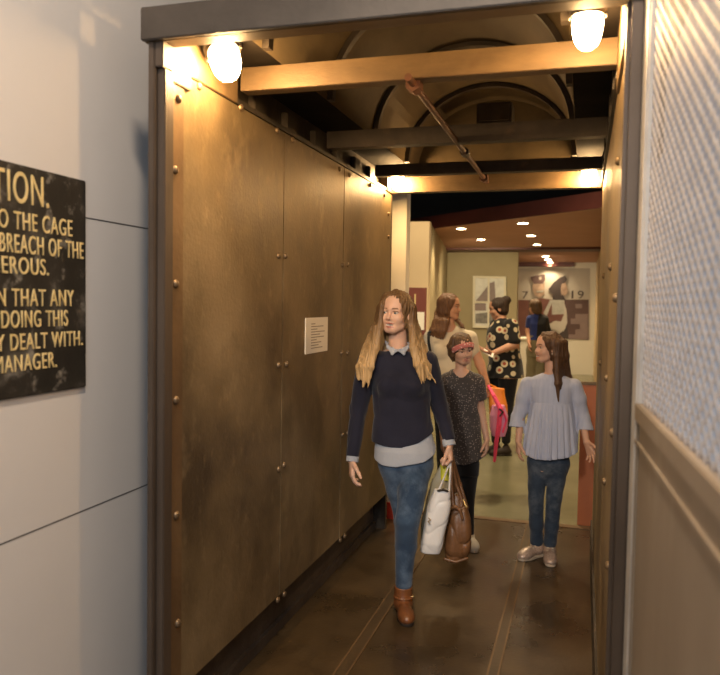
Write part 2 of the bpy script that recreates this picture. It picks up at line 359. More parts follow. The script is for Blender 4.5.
# --- paper notice on the plate
nt_ = thing('paper_notice', 'white printed paper notice taped to the left steel wall', 'notice', (XL, 3.55, 1.34))
obj('sheet', bx((XL-.001, 3.395, 1.341), (XL+.0035, 3.72, 1.519)), M['paper'], nt_)
for i, (a, b) in enumerate(((3.47, 3.53), (3.47, 3.65), (3.47, 3.56), (3.47, 3.67), (3.47, 3.60), (3.47, 3.66), (3.47, 3.55), (3.47, 3.62), (3.47, 3.58), (3.47, 3.64))):
    z = 1.488-i*.0135
    obj('text_line', bx((XL+.0032, a, z-.0022), (XL+.0038, b, z+.0018)), M['ink'], nt_)
# --- mesh gate, swung open beside the camera
gx, gy, gk = .125, 2.05, -.055
gd = Vector((gk*-1, -1, 0)).normalized(); gn = Vector((gd.y, -gd.x, 0))
GM = Matrix(((gd.x, -gn.x, 0, gx), (gd.y, -gn.y, 0, gy), (0, 0, 1, 0), (0, 0, 0, 1)))   # x along the gate towards the camera, y = away from the cage, z up
if (GM.to_3x3() @ Vector((0, 1, 0))).x < 0: GM = GM @ Matrix.Scale(-1, 4, (0, 1, 0))
gate = thing('mesh_gate', 'steel gate with expanded mesh above a weathered sheet panel, standing open at right', 'gate', (gx, gy, 0))
GL = 1.5
obj('stile', bx((0, 0, .05), (.085, .03, 2.62), GM), M['gate_paint'], gate, bevel=.003)
obj('stile_lip', bx((.085, .004, 1.36), (.1, .02, 2.62), GM), M['gate_paint'], gate, bevel=.002)
obj('stile', bx((GL, 0, .05), (GL+.06, .03, 2.62), GM), M['gate_paint'], gate, bevel=.003)
obj('top_rail', bx((.085, 0, 2.56), (GL, .03, 2.62), GM), M['gate_paint'], gate, bevel=.003)
obj('mid_rail', bx((.085, -.002, 1.318), (GL, .03, 1.362), GM), M['gate_sheet'], gate, bevel=.003)
obj('sheet_panel', bx((.085, .006, .05), (GL, .012, 1.318), GM), M['gate_sheet'], gate)
obj('panel_border', bx((.085, .0, 1.262), (GL, .006, 1.27), GM), M['gate_sheet'], gate)
obj('panel_border', bx((.11, .0, .05), (.12, .006, 1.318), GM), M['gate_sheet'], gate)
bm = BM(); dw, dh = .052, .034; W0, W1, Z0, Z1 = .1, GL, 1.362, 2.56
def clipline(p, sl):
    # line x = p + (z-Z0)*sl within the panel
    z0, z1 = Z0, Z1; x0 = p; x1 = p+(Z1-Z0)*sl
    pts = []
    for (xa, za), (xb, zb) in (((x0, z0), (x1, z1)),):
        t0, t1 = 0., 1.
        for lo_, sgn in ((W0, 1), (W1, -1)):
            fa, fb = sgn*(xa-lo_), sgn*(xb-lo_)
            if fa < 0 and fb < 0: return None
            if fa < 0: t0 = max(t0, fa/(fa-fb))
            elif fb < 0: t1 = min(t1, fa/(fa-fb))
        if t1-t0 < 1e-4: return None
        return (xa+(xb-xa)*t0, za+(zb-za)*t0), (xa+(xb-xa)*t1, za+(zb-za)*t1)
for sl in (dw/dh, -dw/dh):
    span = (Z1-Z0)*abs(sl); p = W0-span if sl > 0 else W0
    while p < (W1 if sl > 0 else W1+span):
        q = clipline(p, sl); p += dw
        if not q: continue
        (xa, za), (xb, zb) = q; d = Vector((xb-xa, 0, zb-za)).normalized(); s = Vector((-d.z, 0, d.x))*.0045
        prism(bm, [Vector((xa, .012+.001*(sl > 0), za))+s, Vector((xb, .012+.001*(sl > 0), zb))+s, Vector((xb, .012+.001*(sl > 0), zb))-s, Vector((xa, .012+.001*(sl > 0), za))-s], (0, .0016, 0))
bmesh.ops.transform(bm, matrix=GM, verts=bm.verts)
obj('expanded_mesh', bm, M['gate_mesh'], gate)
# ================================================================== GALLERY BEYOND THE CAGE
struct('floor_gallery', bx((-4.6, 5.56, -.1), (.6, 18.4, -.001)), M['gfloor'])
p0 = onY(392, 250, 5.3); p1 = onY(406, 250, 5.3)
struct('trim_1', bx((p0[0]-.5, 5.3, 0), (p1[0], 5.42, 3.2)), M['pale'])
obj('trim_2', bx((p0[0]-.5, 5.285, 0), (p1[0]+.004, 5.3, .12)), M['red'])['kind'] = 'structure'
struct('wall_gallery_front', bx((-4.6, 9, 0), (-1.84, 9.12, 2.6)), M['cream'])
bm = BM(); prism(bm, [(-1.84, 9, 0), (-2.5, 14, 0), (-2.62, 14, 0), (-1.95, 9.05, 0)], (0, 0, 2.6)); struct('wall_gallery_side', bm, M['olive'])
struct('wall_gallery_back', bx((-4.6, 14, 0), (-1.19, 14.15, 2.6)), M['olive'])
bm = BM(); prism(bm, [(-1.19, 14.1, 0), (-1.19, 14.15, 0), (-1.55, 18, 0), (-1.6, 18, 0)], (0, 0, 2.6)); struct('wall_gallery_return', bm, M['olive'])
struct('wall_gallery_far', bx((-1.8, 18, 0), (.7, 18.15, 2.6)), M['pale'])
struct('wall_gallery_right', bx((.24, 5.62, 0), (.36, 18, 2.6)), M['cream'])
bm = BM(); prism(bm, [(-4.6, 12.2, 2.6), (.6, 7.6, 2.6), (.6, 18.2, 2.6), (-4.6, 18.2, 2.6)], (0, 0, .14)); struct('ceiling_gallery', bm, M['gceil'])
bm = BM(); prism(bm, [(-4.6, 12.2, 2.597), (.6, 7.6, 2.597), (.6, 7.57, 2.597), (-4.6, 12.17, 2.597)], (0, 0, .17)); struct('trim_3', bm, M['fascia'])
struct('trim_4', bx((-2.5, 13.3, 2.565), (.24, 13.95, 2.6)), M['fascia'])
struct('trim_5', bx((-1.5, 17.85, 2.5), (-.25, 17.99, 2.6)), M['fascia'])
struct('ceiling_void', bx((-4.8, 5.12, 4.2), (.8, 18.2, 4.3)), M['void'])
struct('wall_void', bx((-4.8, 13, 2.76), (.8, 13.1, 4.2)), M['void'])
struct('wall_void_right', bx((.36, 5.2, 2.6), (.46, 13, 4.2)), M['void'])
struct('wall_void_left', bx((-4.7, 5.2, 0), (-4.6, 18.2, 4.2)), M['void'])
for i, (y, z, lab) in enumerate(((8.6, 2.98, 'lower dark pipe crossing the black void above the gallery ceiling'), (9.6, 3.32, 'upper dark pipe crossing the black void above the gallery ceiling'))):
    t = thing('ceiling_pipe', lab, 'pipe', (-1.6, y, z))
    obj('pipe', cyl(BM(), (-4.4, y, z), (.35, y, z), .045, 12), M['lintel'], t)
    for x in (-2.4, -1.2, -.2): obj('hanger', bx((x-.01, y-.01, z+.04), (x+.01, y+.01, 4.2)), M['dark_steel'], t)
t = thing('ventilation_duct', 'grey rounded duct high up behind the white pillar', 'duct', (-2.35, 9.4, 2.75))
obj('duct_body', cyl(BM(), (-2.75, 9.3, 2.9), (-2.28, 9.3, 2.9), .2, 24), M['post'], t, bevel=.02)
obj('collar', cyl(BM(), (-2.6, 9.3, 2.9), (-2.56, 9.3, 2.9), .21, 24), M['dark_steel'], t)
DL = [((461, 228), 'round downlight furthest left in the brown gallery ceiling'), ((481, 239), 'round downlight second from the left in the brown gallery ceiling'),
      ((523, 222.5), 'round downlight nearest the dark red edge of the brown ceiling'), ((531, 235), 'middle round downlight of the row of three before the dark ceiling band'),
      ((537, 244), 'round downlight just before the dark band across the brown ceiling'), ((486, 256), 'round downlight beyond the dark ceiling band, above the framed picture'),
      ((545.5, 256), 'nearest of the three clustered downlights above the mural'), ((547.8, 259), 'middle of the three clustered downlights above the mural'), ((550, 262), 'furthest of the three clustered downlights above the mural')]
DLP = []
for p, lab in DL:
    q = onZ(*p, 2.6); DLP.append(q)
    t = thing('downlight', lab, 'downlight', (q[0], q[1], 2.6)); s = 1.0 if q[1] < 14 else 1.15
    bm = BM(); lathe(bm, [(.085*s, 0), (.085*s, -.008), (.065*s, -.012), (.062*s, -.004)], (q[0], q[1], 2.5995), 20); obj('trim_ring', bm, M['trimring'], t)
    bm = BM(); lathe(bm, [(.06*s, -.006), (.058*s, -.013), (.02*s, -.016)], (q[0], q[1], 2.599), 20); obj('lamp_lens', bm, M['downlight'], t)
# poster, picture, mural
def pp(x, y, Y): return tuple(onY(x, y, Y))
t = thing('exhibit_panel', 'dark maroon information panel with a white card, on the cream wall', 'panel', pp(415, 340, 8.98))
a, b = pp(406, 287.5, 8.97), pp(425.5, 335, 8.97)
obj('board', bx((a[0], 8.96, b[2]), (b[0], 9, a[2])), M['maroon'], t)
a, b = pp(417, 312, 8.955), pp(424, 330, 8.955)
obj('card', bx((a[0], 8.95, b[2]), (b[0], 8.962, a[2])), M['paper'], t)
a, b = pp(414.5, 294, 8.955), pp(415.6, 310, 8.955)
obj('emblem', bx((a[0], 8.952, b[2]), (b[0], 8.962, a[2])), M['sign_yellow'], t)
PW = mat('picture_white', [(.72, .66, .5)], 3, .6); PG = mat('picture_grey', [(.23, .17, .16), (.28, .21, .19)], 6, .6); PB = mat('picture_pale', [(.6, .58, .52), (.75, .73, .66)], 12, .6); PD = mat('picture_dark', [(.1, .09, .08), (.3, .28, .25)], 14, .6)
t = thing('framed_picture', 'tall cream-framed picture of a dark gable seen through a window, on the olive wall', 'picture', pp(489, 327, 13.95))
def zp(x, y, z, ox, oy, Y): return pp(ox+x/z, oy+y/z, Y)
def flat(name, pts, m, t, z, ox, oy, Y, th=.012):
    obj(name, prism(BM(), [zp(x, y, z, ox, oy, Y) for x, y in pts], (0, th, 0)), m, t)
Z = (9.643, 460, 265)
flat('backing', [(125, 105), (445, 112), (440, 612), (122, 605)], PB, t, *Z, 13.97, .03)
def bar(pts): flat('frame', pts, PW, t, *Z, 13.93, .04)
bar([(125, 105), (445, 112), (444, 130), (125, 124)]); bar([(122, 585), (441, 592), (440, 612), (121, 605)]); bar([(125, 124), (145, 124), (141, 588), (122, 588)]); bar([(424, 130), (445, 130), (441, 592), (420, 592)])
flat('muntin', [(145, 350), (425, 354), (425, 370), (145, 366)], PW, t, *Z, 13.94); flat('muntin', [(268, 126), (284, 126), (280, 590), (264, 590)], PW, t, *Z, 13.938)
flat('gable', [(152, 345), (266, 205), (266, 350)], PG, t, *Z, 13.96); flat('gable', [(286, 175), (332, 158), (345, 350), (286, 350)], PG, t, *Z, 13.961)
flat('gable', [(145, 370), (250, 370), (250, 440), (145, 440)], PG, t, *Z, 13.959); flat('foreground', [(150, 470), (320, 450), (320, 565), (150, 562)], PD, t, *Z, 13.958)
t = thing('wall_mural', 'large flat mural of two people in hats on the far gallery wall', 'mural', pp(554, 340, 17.95))
MW = mat('mural_white', [(.45, .41, .36), (.52, .48, .42)], 3, .7); MM = mat('mural_maroon', [(.085, .05, .047), (.11, .062, .058)], 5, .7); MP = mat('mural_mauve', [(.2, .145, .14), (.24, .175, .165)], 5, .7)
MDK = mat('mural_dark', [(.055, .04, .04)], 5, .7); MS = mat('mural_skin', [(.26, .17, .125), (.5, .36, .27)], 8, .7); MG = mat('mural_grey', [(.33, .33, .3), (.45, .44, .4)], 14, .7); MRD = mat('mural_red', [(.13, .05, .042), (.17, .07, .055)], 5, .7)
Z = (7.5, 510, 260)
flat('background', [(60, 62), (600, 62), (600, 600), (60, 575)], MW, t, *Z, 17.985, .014)
fm = lambda n, pts, m, dy=.97: flat(n, pts, m, t, *Z, 17+dy)
fm('block', [(60, 300), (140, 300), (140, 570), (60, 570)], MRD, .975); fm('block', [(120, 300), (320, 300), (320, 585), (120, 575)], MM, .978)
fm('steps', [(410, 297), (590, 297), (590, 600), (390, 592)], MM, .976); fm('steps', [(490, 330), (540, 330), (540, 362), (490, 362)], MP, .968); fm('steps', [(490, 405), (585, 405), (585, 597), (440, 593), (440, 560), (490, 560), (490, 520), (525, 520), (525, 480), (455, 480), (455, 440), (490, 440)], MP, .968)
fm('coat', [(165, 300), (235, 285), (330, 300), (330, 420), (300, 470), (240, 410), (170, 420)], MRD, .966); fm('sash', [(250, 400), (300, 300), (322, 305), (275, 420)], MG, .963)
fm('face', [(172, 180), (260, 175), (258, 255), (225, 285), (185, 265), (170, 225)], MS, .964); fm('cap', [(155, 125), (262, 105), (265, 150), (245, 175), (180, 178), (158, 148)], MM, .96); fm('cap_badge', [(218, 128), (236, 126), (236, 148), (218, 148)], MW, .957)
fm('moustache', [(200, 232), (250, 228), (252, 240), (200, 244)], MG, .958)
fm('hat', [(288, 220), (330, 165), (375, 130), (414, 116), (428, 145), (415, 168), (388, 178), (380, 215), (384, 262), (330, 265), (310, 250)], MDK, .962); fm('face', [(385, 170), (415, 165), (432, 215), (436, 245), (410, 270), (370, 258), (372, 205)], MS, .964)
fm('dress', [(318, 262), (400, 262), (415, 300), (320, 300)], MDK, .963); fm('dress', [(315, 300), (400, 300), (410, 405), (315, 410)], MG, .961); fm('dress', [(310, 410), (410, 405), (410, 460), (310, 460)], MRD, .962)
fm('sleeve', [(400, 300), (425, 380), (430, 470), (400, 540), (380, 470), (408, 400)], MW, .958); fm('gloves', [(295, 480), (340, 455), (420, 470), (415, 515), (370, 550), (345, 525), (300, 525)], MW, .955)
fm('dress', [(370, 555), (430, 500), (440, 590), (390, 590)], MDK, .96)
def numeral(s, l, tp, r, bt):
    me, v = textmesh(s, 0.); a = zp(l, tp, *Z, 17.95); b = zp(r, bt, *Z, 17.95)
    x0, x1, y0, y1 = v[:, 0].min(), v[:, 0].max(), v[:, 1].min(), v[:, 1].max()
    q = np.stack([a[0]+(v[:, 0]-x0)/(x1-x0)*(b[0]-a[0]), 17.955-v[:, 2], b[2]+(v[:, 1]-y0)/(y1-y0)*(a[2]-b[2])], 1)-np.array(wloc(t))
    me.vertices.foreach_set('co', q.ravel()); me.update(); link('numeral', me, MDK, t)
numeral('7', 92, 235, 136, 290); numeral('1', 462, 230, 475, 290); numeral('9', 508, 230, 552, 290)
# orange panel behind the girl, white plinth far back
t = thing('orange_barrier', 'waist-high orange panel behind the girl at the right end of the cage', 'barrier', (.07, 5.62, 0))
obj('panel', bx((-.004, 5.6, .0), (.23, 5.62, 1.03)), M['orange'], t, bevel=.003); obj('capping', bx((-.008, 5.594, 1.03), (.23, 5.626, 1.052)), M['beam'], t, bevel=.003)
t = thing('display_plinth', 'low white display plinth between the flowered dress and the far visitor', 'plinth', (-1.0, 12, 0))
a, b = pp(516, 338, 12), pp(529, 373, 12)
obj('block', bx((a[0], 12, 0), (b[0], 12.6, a[2]-.03)), M['pale'], t, bevel=.005); obj('top', bx((a[0]-.02, 11.98, a[2]-.03), (b[0]+.02, 12.62, a[2])), M['pale'], t, bevel=.005)
t = thing('fire_alarm', 'small red alarm box high on the right gallery wall beyond the cage', 'alarm', (.22, 9.5, 2.2))
obj('box', bx((.19, 9.4, 2.2), (.24, 9.55, 2.36)), M['red'], t, bevel=.006); obj('button', cyl(BM(), (.188, 9.47, 2.28), (.18, 9.47, 2.28), .03, 12), M['pale'], t)
# ================================================================== PEOPLE: signed-distance modelling, meshed with surface nets
def nrm(v): v = np.asarray(v, float); return v/np.linalg.norm(v)
class Leaf:
    def __init__(s, f, lo, hi): s.f = f; s.lo = np.asarray(lo, float); s.hi = np.asarray(hi, float)
    def ev(s, P, lo, hi): return s.f(P)
class Uni:
    def __init__(s, k, ch): s.k = k; s.ch = ch; s.lo = np.min([c.lo for c in ch], 0); s.hi = np.max([c.hi for c in ch], 0)
    def ev(s, P, lo, hi):
        d = None; k = s.k
        for c in s.ch:
            if lo is not None and (np.any(c.lo > hi+.07) or np.any(c.hi < lo-.07)): continue
            e = c.ev(P, lo, hi)
            if d is None: d = e
            elif k > 0:
                h = np.maximum(k-np.abs(d-e), 0)/k; d = np.minimum(d, e)-h*h*k*.25
            else: d = np.minimum(d, e)
        return np.full(len(P), .09) if d is None else d
class Mod:
    """changes a shape's distance: g(P, d) -> d"""
    def __init__(s, c, g, grow=.01): s.c = c; s.g = g; s.lo = c.lo-grow; s.hi = c.hi+grow
    def ev(s, P, lo, hi): return s.g(P, s.c.ev(P, lo, hi))
class Sub:
    def __init__(s, a, b, k=.005): s.a = a; s.b = b; s.k = k; s.lo = a.lo; s.hi = a.hi
    def ev(s, P, lo, hi):
        d = s.a.ev(P, lo, hi); e = -s.b.ev(P, None, None); k = s.k
        h = np.maximum(k-np.abs(d-e), 0)/k
        return np.maximum(d, e)+h*h*k*.25
def rc(a, b, ra, rb):
    """round cone from a to b"""
    a = np.asarray(a, float); b = np.asarray(b, float); ab = b-a; L2 = ab @ ab+1e-12
    def f(P):
        q = P-a; t = np.clip(q @ ab/L2, 0, 1)
        return np.linalg.norm(q-t[:, None]*ab, axis=1)-(ra+(rb-ra)*t)
    R = max(ra, rb); return Leaf(f, np.minimum(a, b)-R, np.maximum(a, b)+R)
def chain(pts, rs): return [rc(p, q, r, s) for p, q, r, s in zip(pts, pts[1:], rs, rs[1:])]
def el(c, r, B=None):
    """ellipsoid; B rows = axes"""
    c = np.asarray(c, float); r = np.asarray(r, float)
    def f(P):
        q = P-c
        if B is not None: q = q @ B.T
        k0 = np.linalg.norm(q/r, axis=1); k1 = np.linalg.norm(q/(r*r), axis=1)
        return k0*(k0-1)/np.maximum(k1, 1e-6)
    R = max(r); return Leaf(f, c-R, c+R)
def rbox(c, hs, B=None, r=.005):
    c = np.asarray(c, float); hs = np.asarray(hs, float)-r
    def f(P):
        q = P-c
        if B is not None: q = q @ B.T
        w = np.abs(q)-hs
        return np.linalg.norm(np.maximum(w, 0), axis=1)+np.minimum(w.max(1), 0)-r
    R = np.linalg.norm(hs)+r; return Leaf(f, c-R, c+R)
def loft(rows, e=2.3):
    """column of superellipses: rows (z, cx, cy, rx, ry), z ascending"""
    rows = sorted(rows); A = np.array(rows); z = A[:, 0]
    zz = np.linspace(z[0], z[-1], 160)
    def smooth(col):
        y = np.interp(zz, z, A[:, col]); n = 9; k = np.hanning(n+2)[1:-1]; k /= k.sum()
        return np.convolve(np.pad(y, n//2, mode='edge'), k, 'valid')
    S = [smooth(i) for i in (1, 2, 3, 4)]
    def f(P):
        c = np.clip(P[:, 2], z[0], z[-1])
        cx, cy, rx, ry = (np.interp(c, zz, q) for q in S)
        u = np.abs(P[:, 0]-cx)/rx; v = np.abs(P[:, 1]-cy)/ry
        d = ((u**e+v**e)**(1/e)-1)*np.minimum(rx, ry)
        return np.maximum(d, np.maximum(z[0]-P[:, 2], P[:, 2]-z[-1]))
    return Leaf(f, (np.min(A[:, 1]-A[:, 3]), np.min(A[:, 2]-A[:, 4]), z[0]), (np.max(A[:, 1]+A[:, 3]), np.max(A[:, 2]+A[:, 4]), z[-1]))
def cut(c, n, p, k=.003):
    """keep the side of the plane through p where (x-p).n < 0"""
    n = nrm(n); p = np.asarray(p, float)
    return Mod(c, lambda P, d: np.maximum(d, (P-p) @ n), .0)
def grow(c, r): return Mod(c, lambda P, d: d-r, r)
def mesh(shape, h, name, mats, parent=None, pick=None, xf=None):
    B = 6; pad = 3*h
    lo = shape.lo-pad; nb = np.ceil((shape.hi+pad-lo)/(B*h)).astype(int)
    ii = np.stack(np.meshgrid(*[np.arange(n) for n in nb], indexing='ij'), -1).reshape(-1, 3)
    cen = lo+(ii*B+(B-1)/2)*h
    dc = shape.ev(cen, None, None)
    D = np.repeat(np.repeat(np.repeat(dc.reshape(nb).astype(np.float32), B, 0), B, 1), B, 2)
    act = np.nonzero(np.abs(dc) < .87*B*h*1.5+.006)[0]
    g = np.stack(np.meshgrid(*[np.arange(B)]*3, indexing='ij'), -1).reshape(-1, 3)
    act = act[np.lexsort((ii[act, 0], ii[act, 2]//2))]
    for s in range(0, len(act), 220):
        a = act[s:s+220]
        P = lo+(ii[a][:, None, :]*B+g[None])*h
        d = shape.ev(P.reshape(-1, 3), P.min((0, 1)), P.max((0, 1)))
        G = (ii[a][:, None, :]*B+g[None]).reshape(-1, 3)
        D[G[:, 0], G[:, 1], G[:, 2]] = d
    S = D < 0
    c = np.zeros(tuple(n-1 for n in S.shape), np.int8)
    for dx in (0, 1):
        for dy in (0, 1):
            for dz in (0, 1): c += S[dx:S.shape[0]-1+dx, dy:S.shape[1]-1+dy, dz:S.shape[2]-1+dz]
    cells = np.argwhere((c > 0) & (c < 8)); I = np.full(c.shape, -1, np.int32); I[tuple(cells.T)] = np.arange(len(cells))
    acc = np.zeros((len(cells), 3)); cnt = np.zeros(len(cells))
    cs = np.array([(x, y, z) for x in (0, 1) for y in (0, 1) for z in (0, 1)])
    V = [D[tuple((cells+o).T)] for o in cs]
    for i in range(8):
        for j in range(i+1, 8):
            if np.abs(cs[i]-cs[j]).sum() != 1: continue
            m = (V[i] < 0) != (V[j] < 0); t = np.where(m, V[i]/np.where(m, V[i]-V[j], 1), 0)
            acc += m[:, None]*(cs[i]+t[:, None]*(cs[j]-cs[i])); cnt += m
    verts = lo+(cells+acc/np.maximum(cnt, 1)[:, None])*h
    F = []
    for ax in range(3):
        o1, o2 = [(1, 2), (2, 0), (0, 1)][ax]
        sl0 = [slice(1, -1)]*3; sl1 = [slice(1, -1)]*3; sl0[ax] = slice(0, -1); sl1[ax] = slice(1, None)
        a, b = S[tuple(sl0)], S[tuple(sl1)]
        e = np.argwhere(a != b); fl = a[tuple(e.T)]
        e = e+np.array([0 if k == ax else 1 for k in range(3)])
        def at(p, q): x = e.copy(); x[:, o1] -= p; x[:, o2] -= q; return I[tuple(x.T)]
        q = np.stack([at(1, 1), at(0, 1), at(0, 0), at(1, 0)], 1)
        q[~fl] = q[~fl][:, ::-1]; F.append(q)
    F = np.concatenate(F)
    me = bpy.data.meshes.new(name)
    me.vertices.add(len(verts)); me.vertices.foreach_set('co', verts.astype(np.float32).ravel())
    me.loops.add(F.size); me.loops.foreach_set('vertex_index', F.ravel().astype(np.int32))
    me.polygons.add(len(F)); me.polygons.foreach_set('loop_start', np.arange(0, F.size, 4, dtype=np.int32)); me.polygons.foreach_set('loop_total', np.full(len(F), 4, np.int32))
    if pick is not None:
        me.polygons.foreach_set('material_index', pick(verts[F].mean(1)).astype(np.int32))
    me.update(calc_edges=True)
    return link(name, me, mats, parent, True)
def sines(seed, n, f0, f1, stretch=(1, 1, 1)):
    r = np.random.RandomState(seed); K = r.normal(size=(n, 3)); K /= np.linalg.norm(K, axis=1)[:, None]; K *= r.uniform(f0, f1, (n, 1)); K *= np.array(stretch); ph = r.uniform(0, 6.28, n)
    return lambda P: np.sin(P @ K.T+ph).mean(1)
def wrinkle(c, amp, seed=1, f0=18, f1=45, stretch=(1, 1, 1), n=7):
    w = sines(seed, n, f0, f1, stretch); return Mod(c, lambda P, d: d+amp*w(P)*1.6, amp*2)
# ---- local frames
class Frame:
    """a person's frame: x = to the picture's right, y = away from the camera, z up; origin on the ground"""
    def __init__(s, px, Y, X=None):
        g = onY(px, 300, Y); s.b = np.array([g[0], Y, 0]); d = np.array([g[0], Y]); d /= np.linalg.norm(d)
        s.fw = np.array([d[0], d[1], 0]); s.rt = np.array([d[1], -d[0], 0]); s.a = math.atan2(-d[0], d[1])
    def J(s, x, y, v=0.):
        d = ray(x, y); t = ((s.b-_O) @ s.fw-v)/(d @ s.fw); p = _O+t*d-s.b
        return np.array([p @ s.rt, p @ s.fw, p[2]])
    def row(s, y, l, r, ry, v=0.):
        a, b = s.J(l, y, v), s.J(r, y, v); return (float((a[2]+b[2])/2), (a[0]+b[0])/2, -v, (b[0]-a[0])/2, ry)
def put(o, fr, label, cat='person'):
    o.location = Vector(fr.b); o.rotation_euler = (0, 0, fr.a); return props(o, label, cat)
def toworld(fr, p): p = np.asarray(p); return fr.b+fr.rt*p[0]+fr.fw*p[1]+np.array([0, 0, p[2]])
# ---- head
class Head:
    def __init__(s, c, yaw, pitch=0., roll=0., sc=1., child=0.):
        s.c = np.asarray(c, float); s.sc = sc; s.child = child
        y, p, r = (math.radians(v) for v in (yaw, pitch, roll))
        f = np.array([math.sin(y)*math.cos(p), -math.cos(y)*math.cos(p), math.sin(p)]); rt = np.array([math.cos(y), math.sin(y), 0]); up = np.cross(f, rt)
        if up[2] < 0: up = -up
        s.r = math.cos(r)*rt+math.sin(r)*up; s.u = math.cos(r)*up-math.sin(r)*rt; s.f = f
        s.B = np.stack([s.r, s.f, s.u])
    def w(s, p): return s.c+s.sc*(np.asarray(p, float) @ s.B)
    def loc(s, P): return (P-s.c) @ s.B.T/s.sc
    def shape(s, open_=0.):
        W, k, B = s.w, s.sc, s.B; ch = s.child
        E = lambda c, r: el(W(c), np.array(r)*k, B)
        R = lambda a, b, ra, rb: rc(W(a), W(b), ra*k, rb*k)
        P = [E((0, -.012, .035), (.075+.002*ch, .094, .083)), E((0, .028, -.035), (.06+.004*ch, .06, .072-.006*ch)), E((0, .052, -.082+.006*ch), (.03, .032, .026)),
             R((-.045, .03, -.068), (-.02, .06, -.088), .02, .018), R((.045, .03, -.068), (.02, .06, -.088), .02, .018),
             E((-.036, .056, -.025), (.028, .026, .028)), E((.036, .056, -.025), (.028, .026, .028)), R((-.042, .066, .026), (0, .078, .028), .014, .014), R((.042, .066, .026), (0, .078, .028), .014, .014),
             E((0, .045, .06), (.055, .04, .045))]
        h = Uni(.022*k, P)
        for sx in (-1, 1): h = Sub(h, E((sx*.032, .098, .004), (.02, .014, .012)), .014*k)
        nl = 1-.18*ch
        fine = [h, R((0, .084, .012), (0, .084+.0175*nl, -.026), .007, .0105), R((-.0105, .087, -.031), (.0105, .087, -.031), .008, .008)]
        h = Uni(.009*k, fine)
        h = Uni(.005*k, [h, R((-.022, .0765, -.0545), (0, .0865, -.053), .0045, .0066), R((.022, .0765, -.0545), (0, .0865, -.053), .0045, .0066),
                         R((-.019, .0765, -.064-open_*.6), (0, .0845, -.0685-open_), .005, .0075), R((.019, .0765, -.064-open_*.6), (0, .0845, -.0685-open_), .005, .0075),
                         R((-.0285, .078, .0125), (.0-.022, .082, .013), .006, .006) if False else E((-.032, .078, .0135), (.016, .007, .0045)), E((.032, .078, .0135), (.016, .007, .0045))])
        if open_: h = Sub(h, E((0, .086, -.0605-open_/2), (.021, .018, .003+open_/2)), .003*k)
        ears = [Sub(E((sx*.077, -.006, -.008), (.011, .02, .031)), E((sx*.086, -.002, -.006), (.006, .011, .019)), .004) for sx in (-1, 1)]
        return Uni(.006*k, [h]+ears)
    def neck(s, base, r=.052): return rc(s.w((0, -.022, -.055)), base, r*s.sc, r*1.08*s.sc)
    def pick(s, open_=0., blush=None):
        def g(Pw):
            q = s.loc(Pw); m = np.zeros(len(q), int)
            x, y, z = q.T
            near = (y > .06) & (np.abs(x) < .05)
            lipU = (np.abs(z+.0545+.06*np.abs(x)*.5) < .006*(1-np.abs(x)/.033)) & (np.abs(x) < .029); lipL = (np.abs(z+.0685+open_) < .0075*(1-np.abs(x)/.030)) & (np.abs(x) < .026)
            m[near & (lipU | lipL)] = 1
            if open_: m[(np.abs(x) < .02) & (np.abs(z+.0605+open_/2) < .002+open_/2) & (y > .055) & (y < .083)] = 2
            bz = .0285-7*(np.abs(x)-.034)**2; brow = (np.abs(z-bz) < .003) & (np.abs(x) > .012) & (np.abs(x) < .05) & (y > .04)
            m[brow] = 3
            ex = np.abs(x)-.032; m[(np.abs(ex) < .0165) & (np.abs(z-(.0125-9*ex*ex)) < .0022) & (y > .05)] = 3
            return m
        return g
    def eyes(s, parent, iris, gaze=(0, 0)):
        for sx in (-1, 1):
            bm = BM(); bmesh.ops.create_uvsphere(bm, u_segments=24, v_segments=16, radius=1)
            for f in bm.faces:
                c = f.calc_center_median(); a = math.hypot(c.x-gaze[0], (c.z-gaze[1])*.6)
                f.material_index = 0 if c.y < 0 or a > .55 else (2 if a < .28 else 1)
            for v in bm.verts:
                v.co = Vector(s.w((sx*.032+v.co.x*.0145, .0745+v.co.y*.0095, .0035+v.co.z*.0075)))
            me = bpy.data.meshes.new('eye'); bmesh.ops.recalc_face_normals(bm, faces=bm.faces); bm.to_mesh(me); bm.free()
            link('eye', me, [M['eye_white'], iris, M['pupil']], parent, True)
    def hair_cap(s, th=.012, line=.072, side=-.02, back=-.1, low=-.12, part=0.):
        """scalp hair: shell over the skull with an opening for the face"""
        k = s.sc; E = lambda c, r: el(s.w(c), np.array(r)*k, s.B)
        cap = Uni(.02*k, [E((0, -.014, .036), (.078+th, .096+th, .085+th)), E((0, -.035, -.03), (.072+th, .075+th*.8, .075))])
        face = E((part, .122, -.03), (.085, .112, line+.062))
        return Sub(cap, face, .012*k)
M['eye_white'] = mat('eye_white', [(.5, .45, .41)], 5, .25); M['pupil'] = mat('pupil', [(.01, .01, .01)], 5, .15)
M['iris_blue'] = mat('iris_blue', [(.12, .16, .18)], 5, .2); M['iris_brown'] = mat('iris_brown', [(.06, .03, .015)], 5, .2)
def skinset(n, base, lip, brow):
    a = mat(n+'_skin', [tuple(c*.93 for c in base), base], 14, .5, bump=.03, bscale=200, spec=.4)
    b = a.node_tree.nodes['Principled BSDF']; b.inputs['Subsurface Weight'].default_value = .12; b.inputs['Subsurface Radius'].default_value = (.012, .005, .003); b.inputs['Subsurface Scale'].default_value = 1
    return [a, mat(n+'_lips', [lip], 8, .4), mat(n+'_teeth', [(.6, .52, .45)], 8, .3), mat(n+'_brow', [brow], 8, .7)]
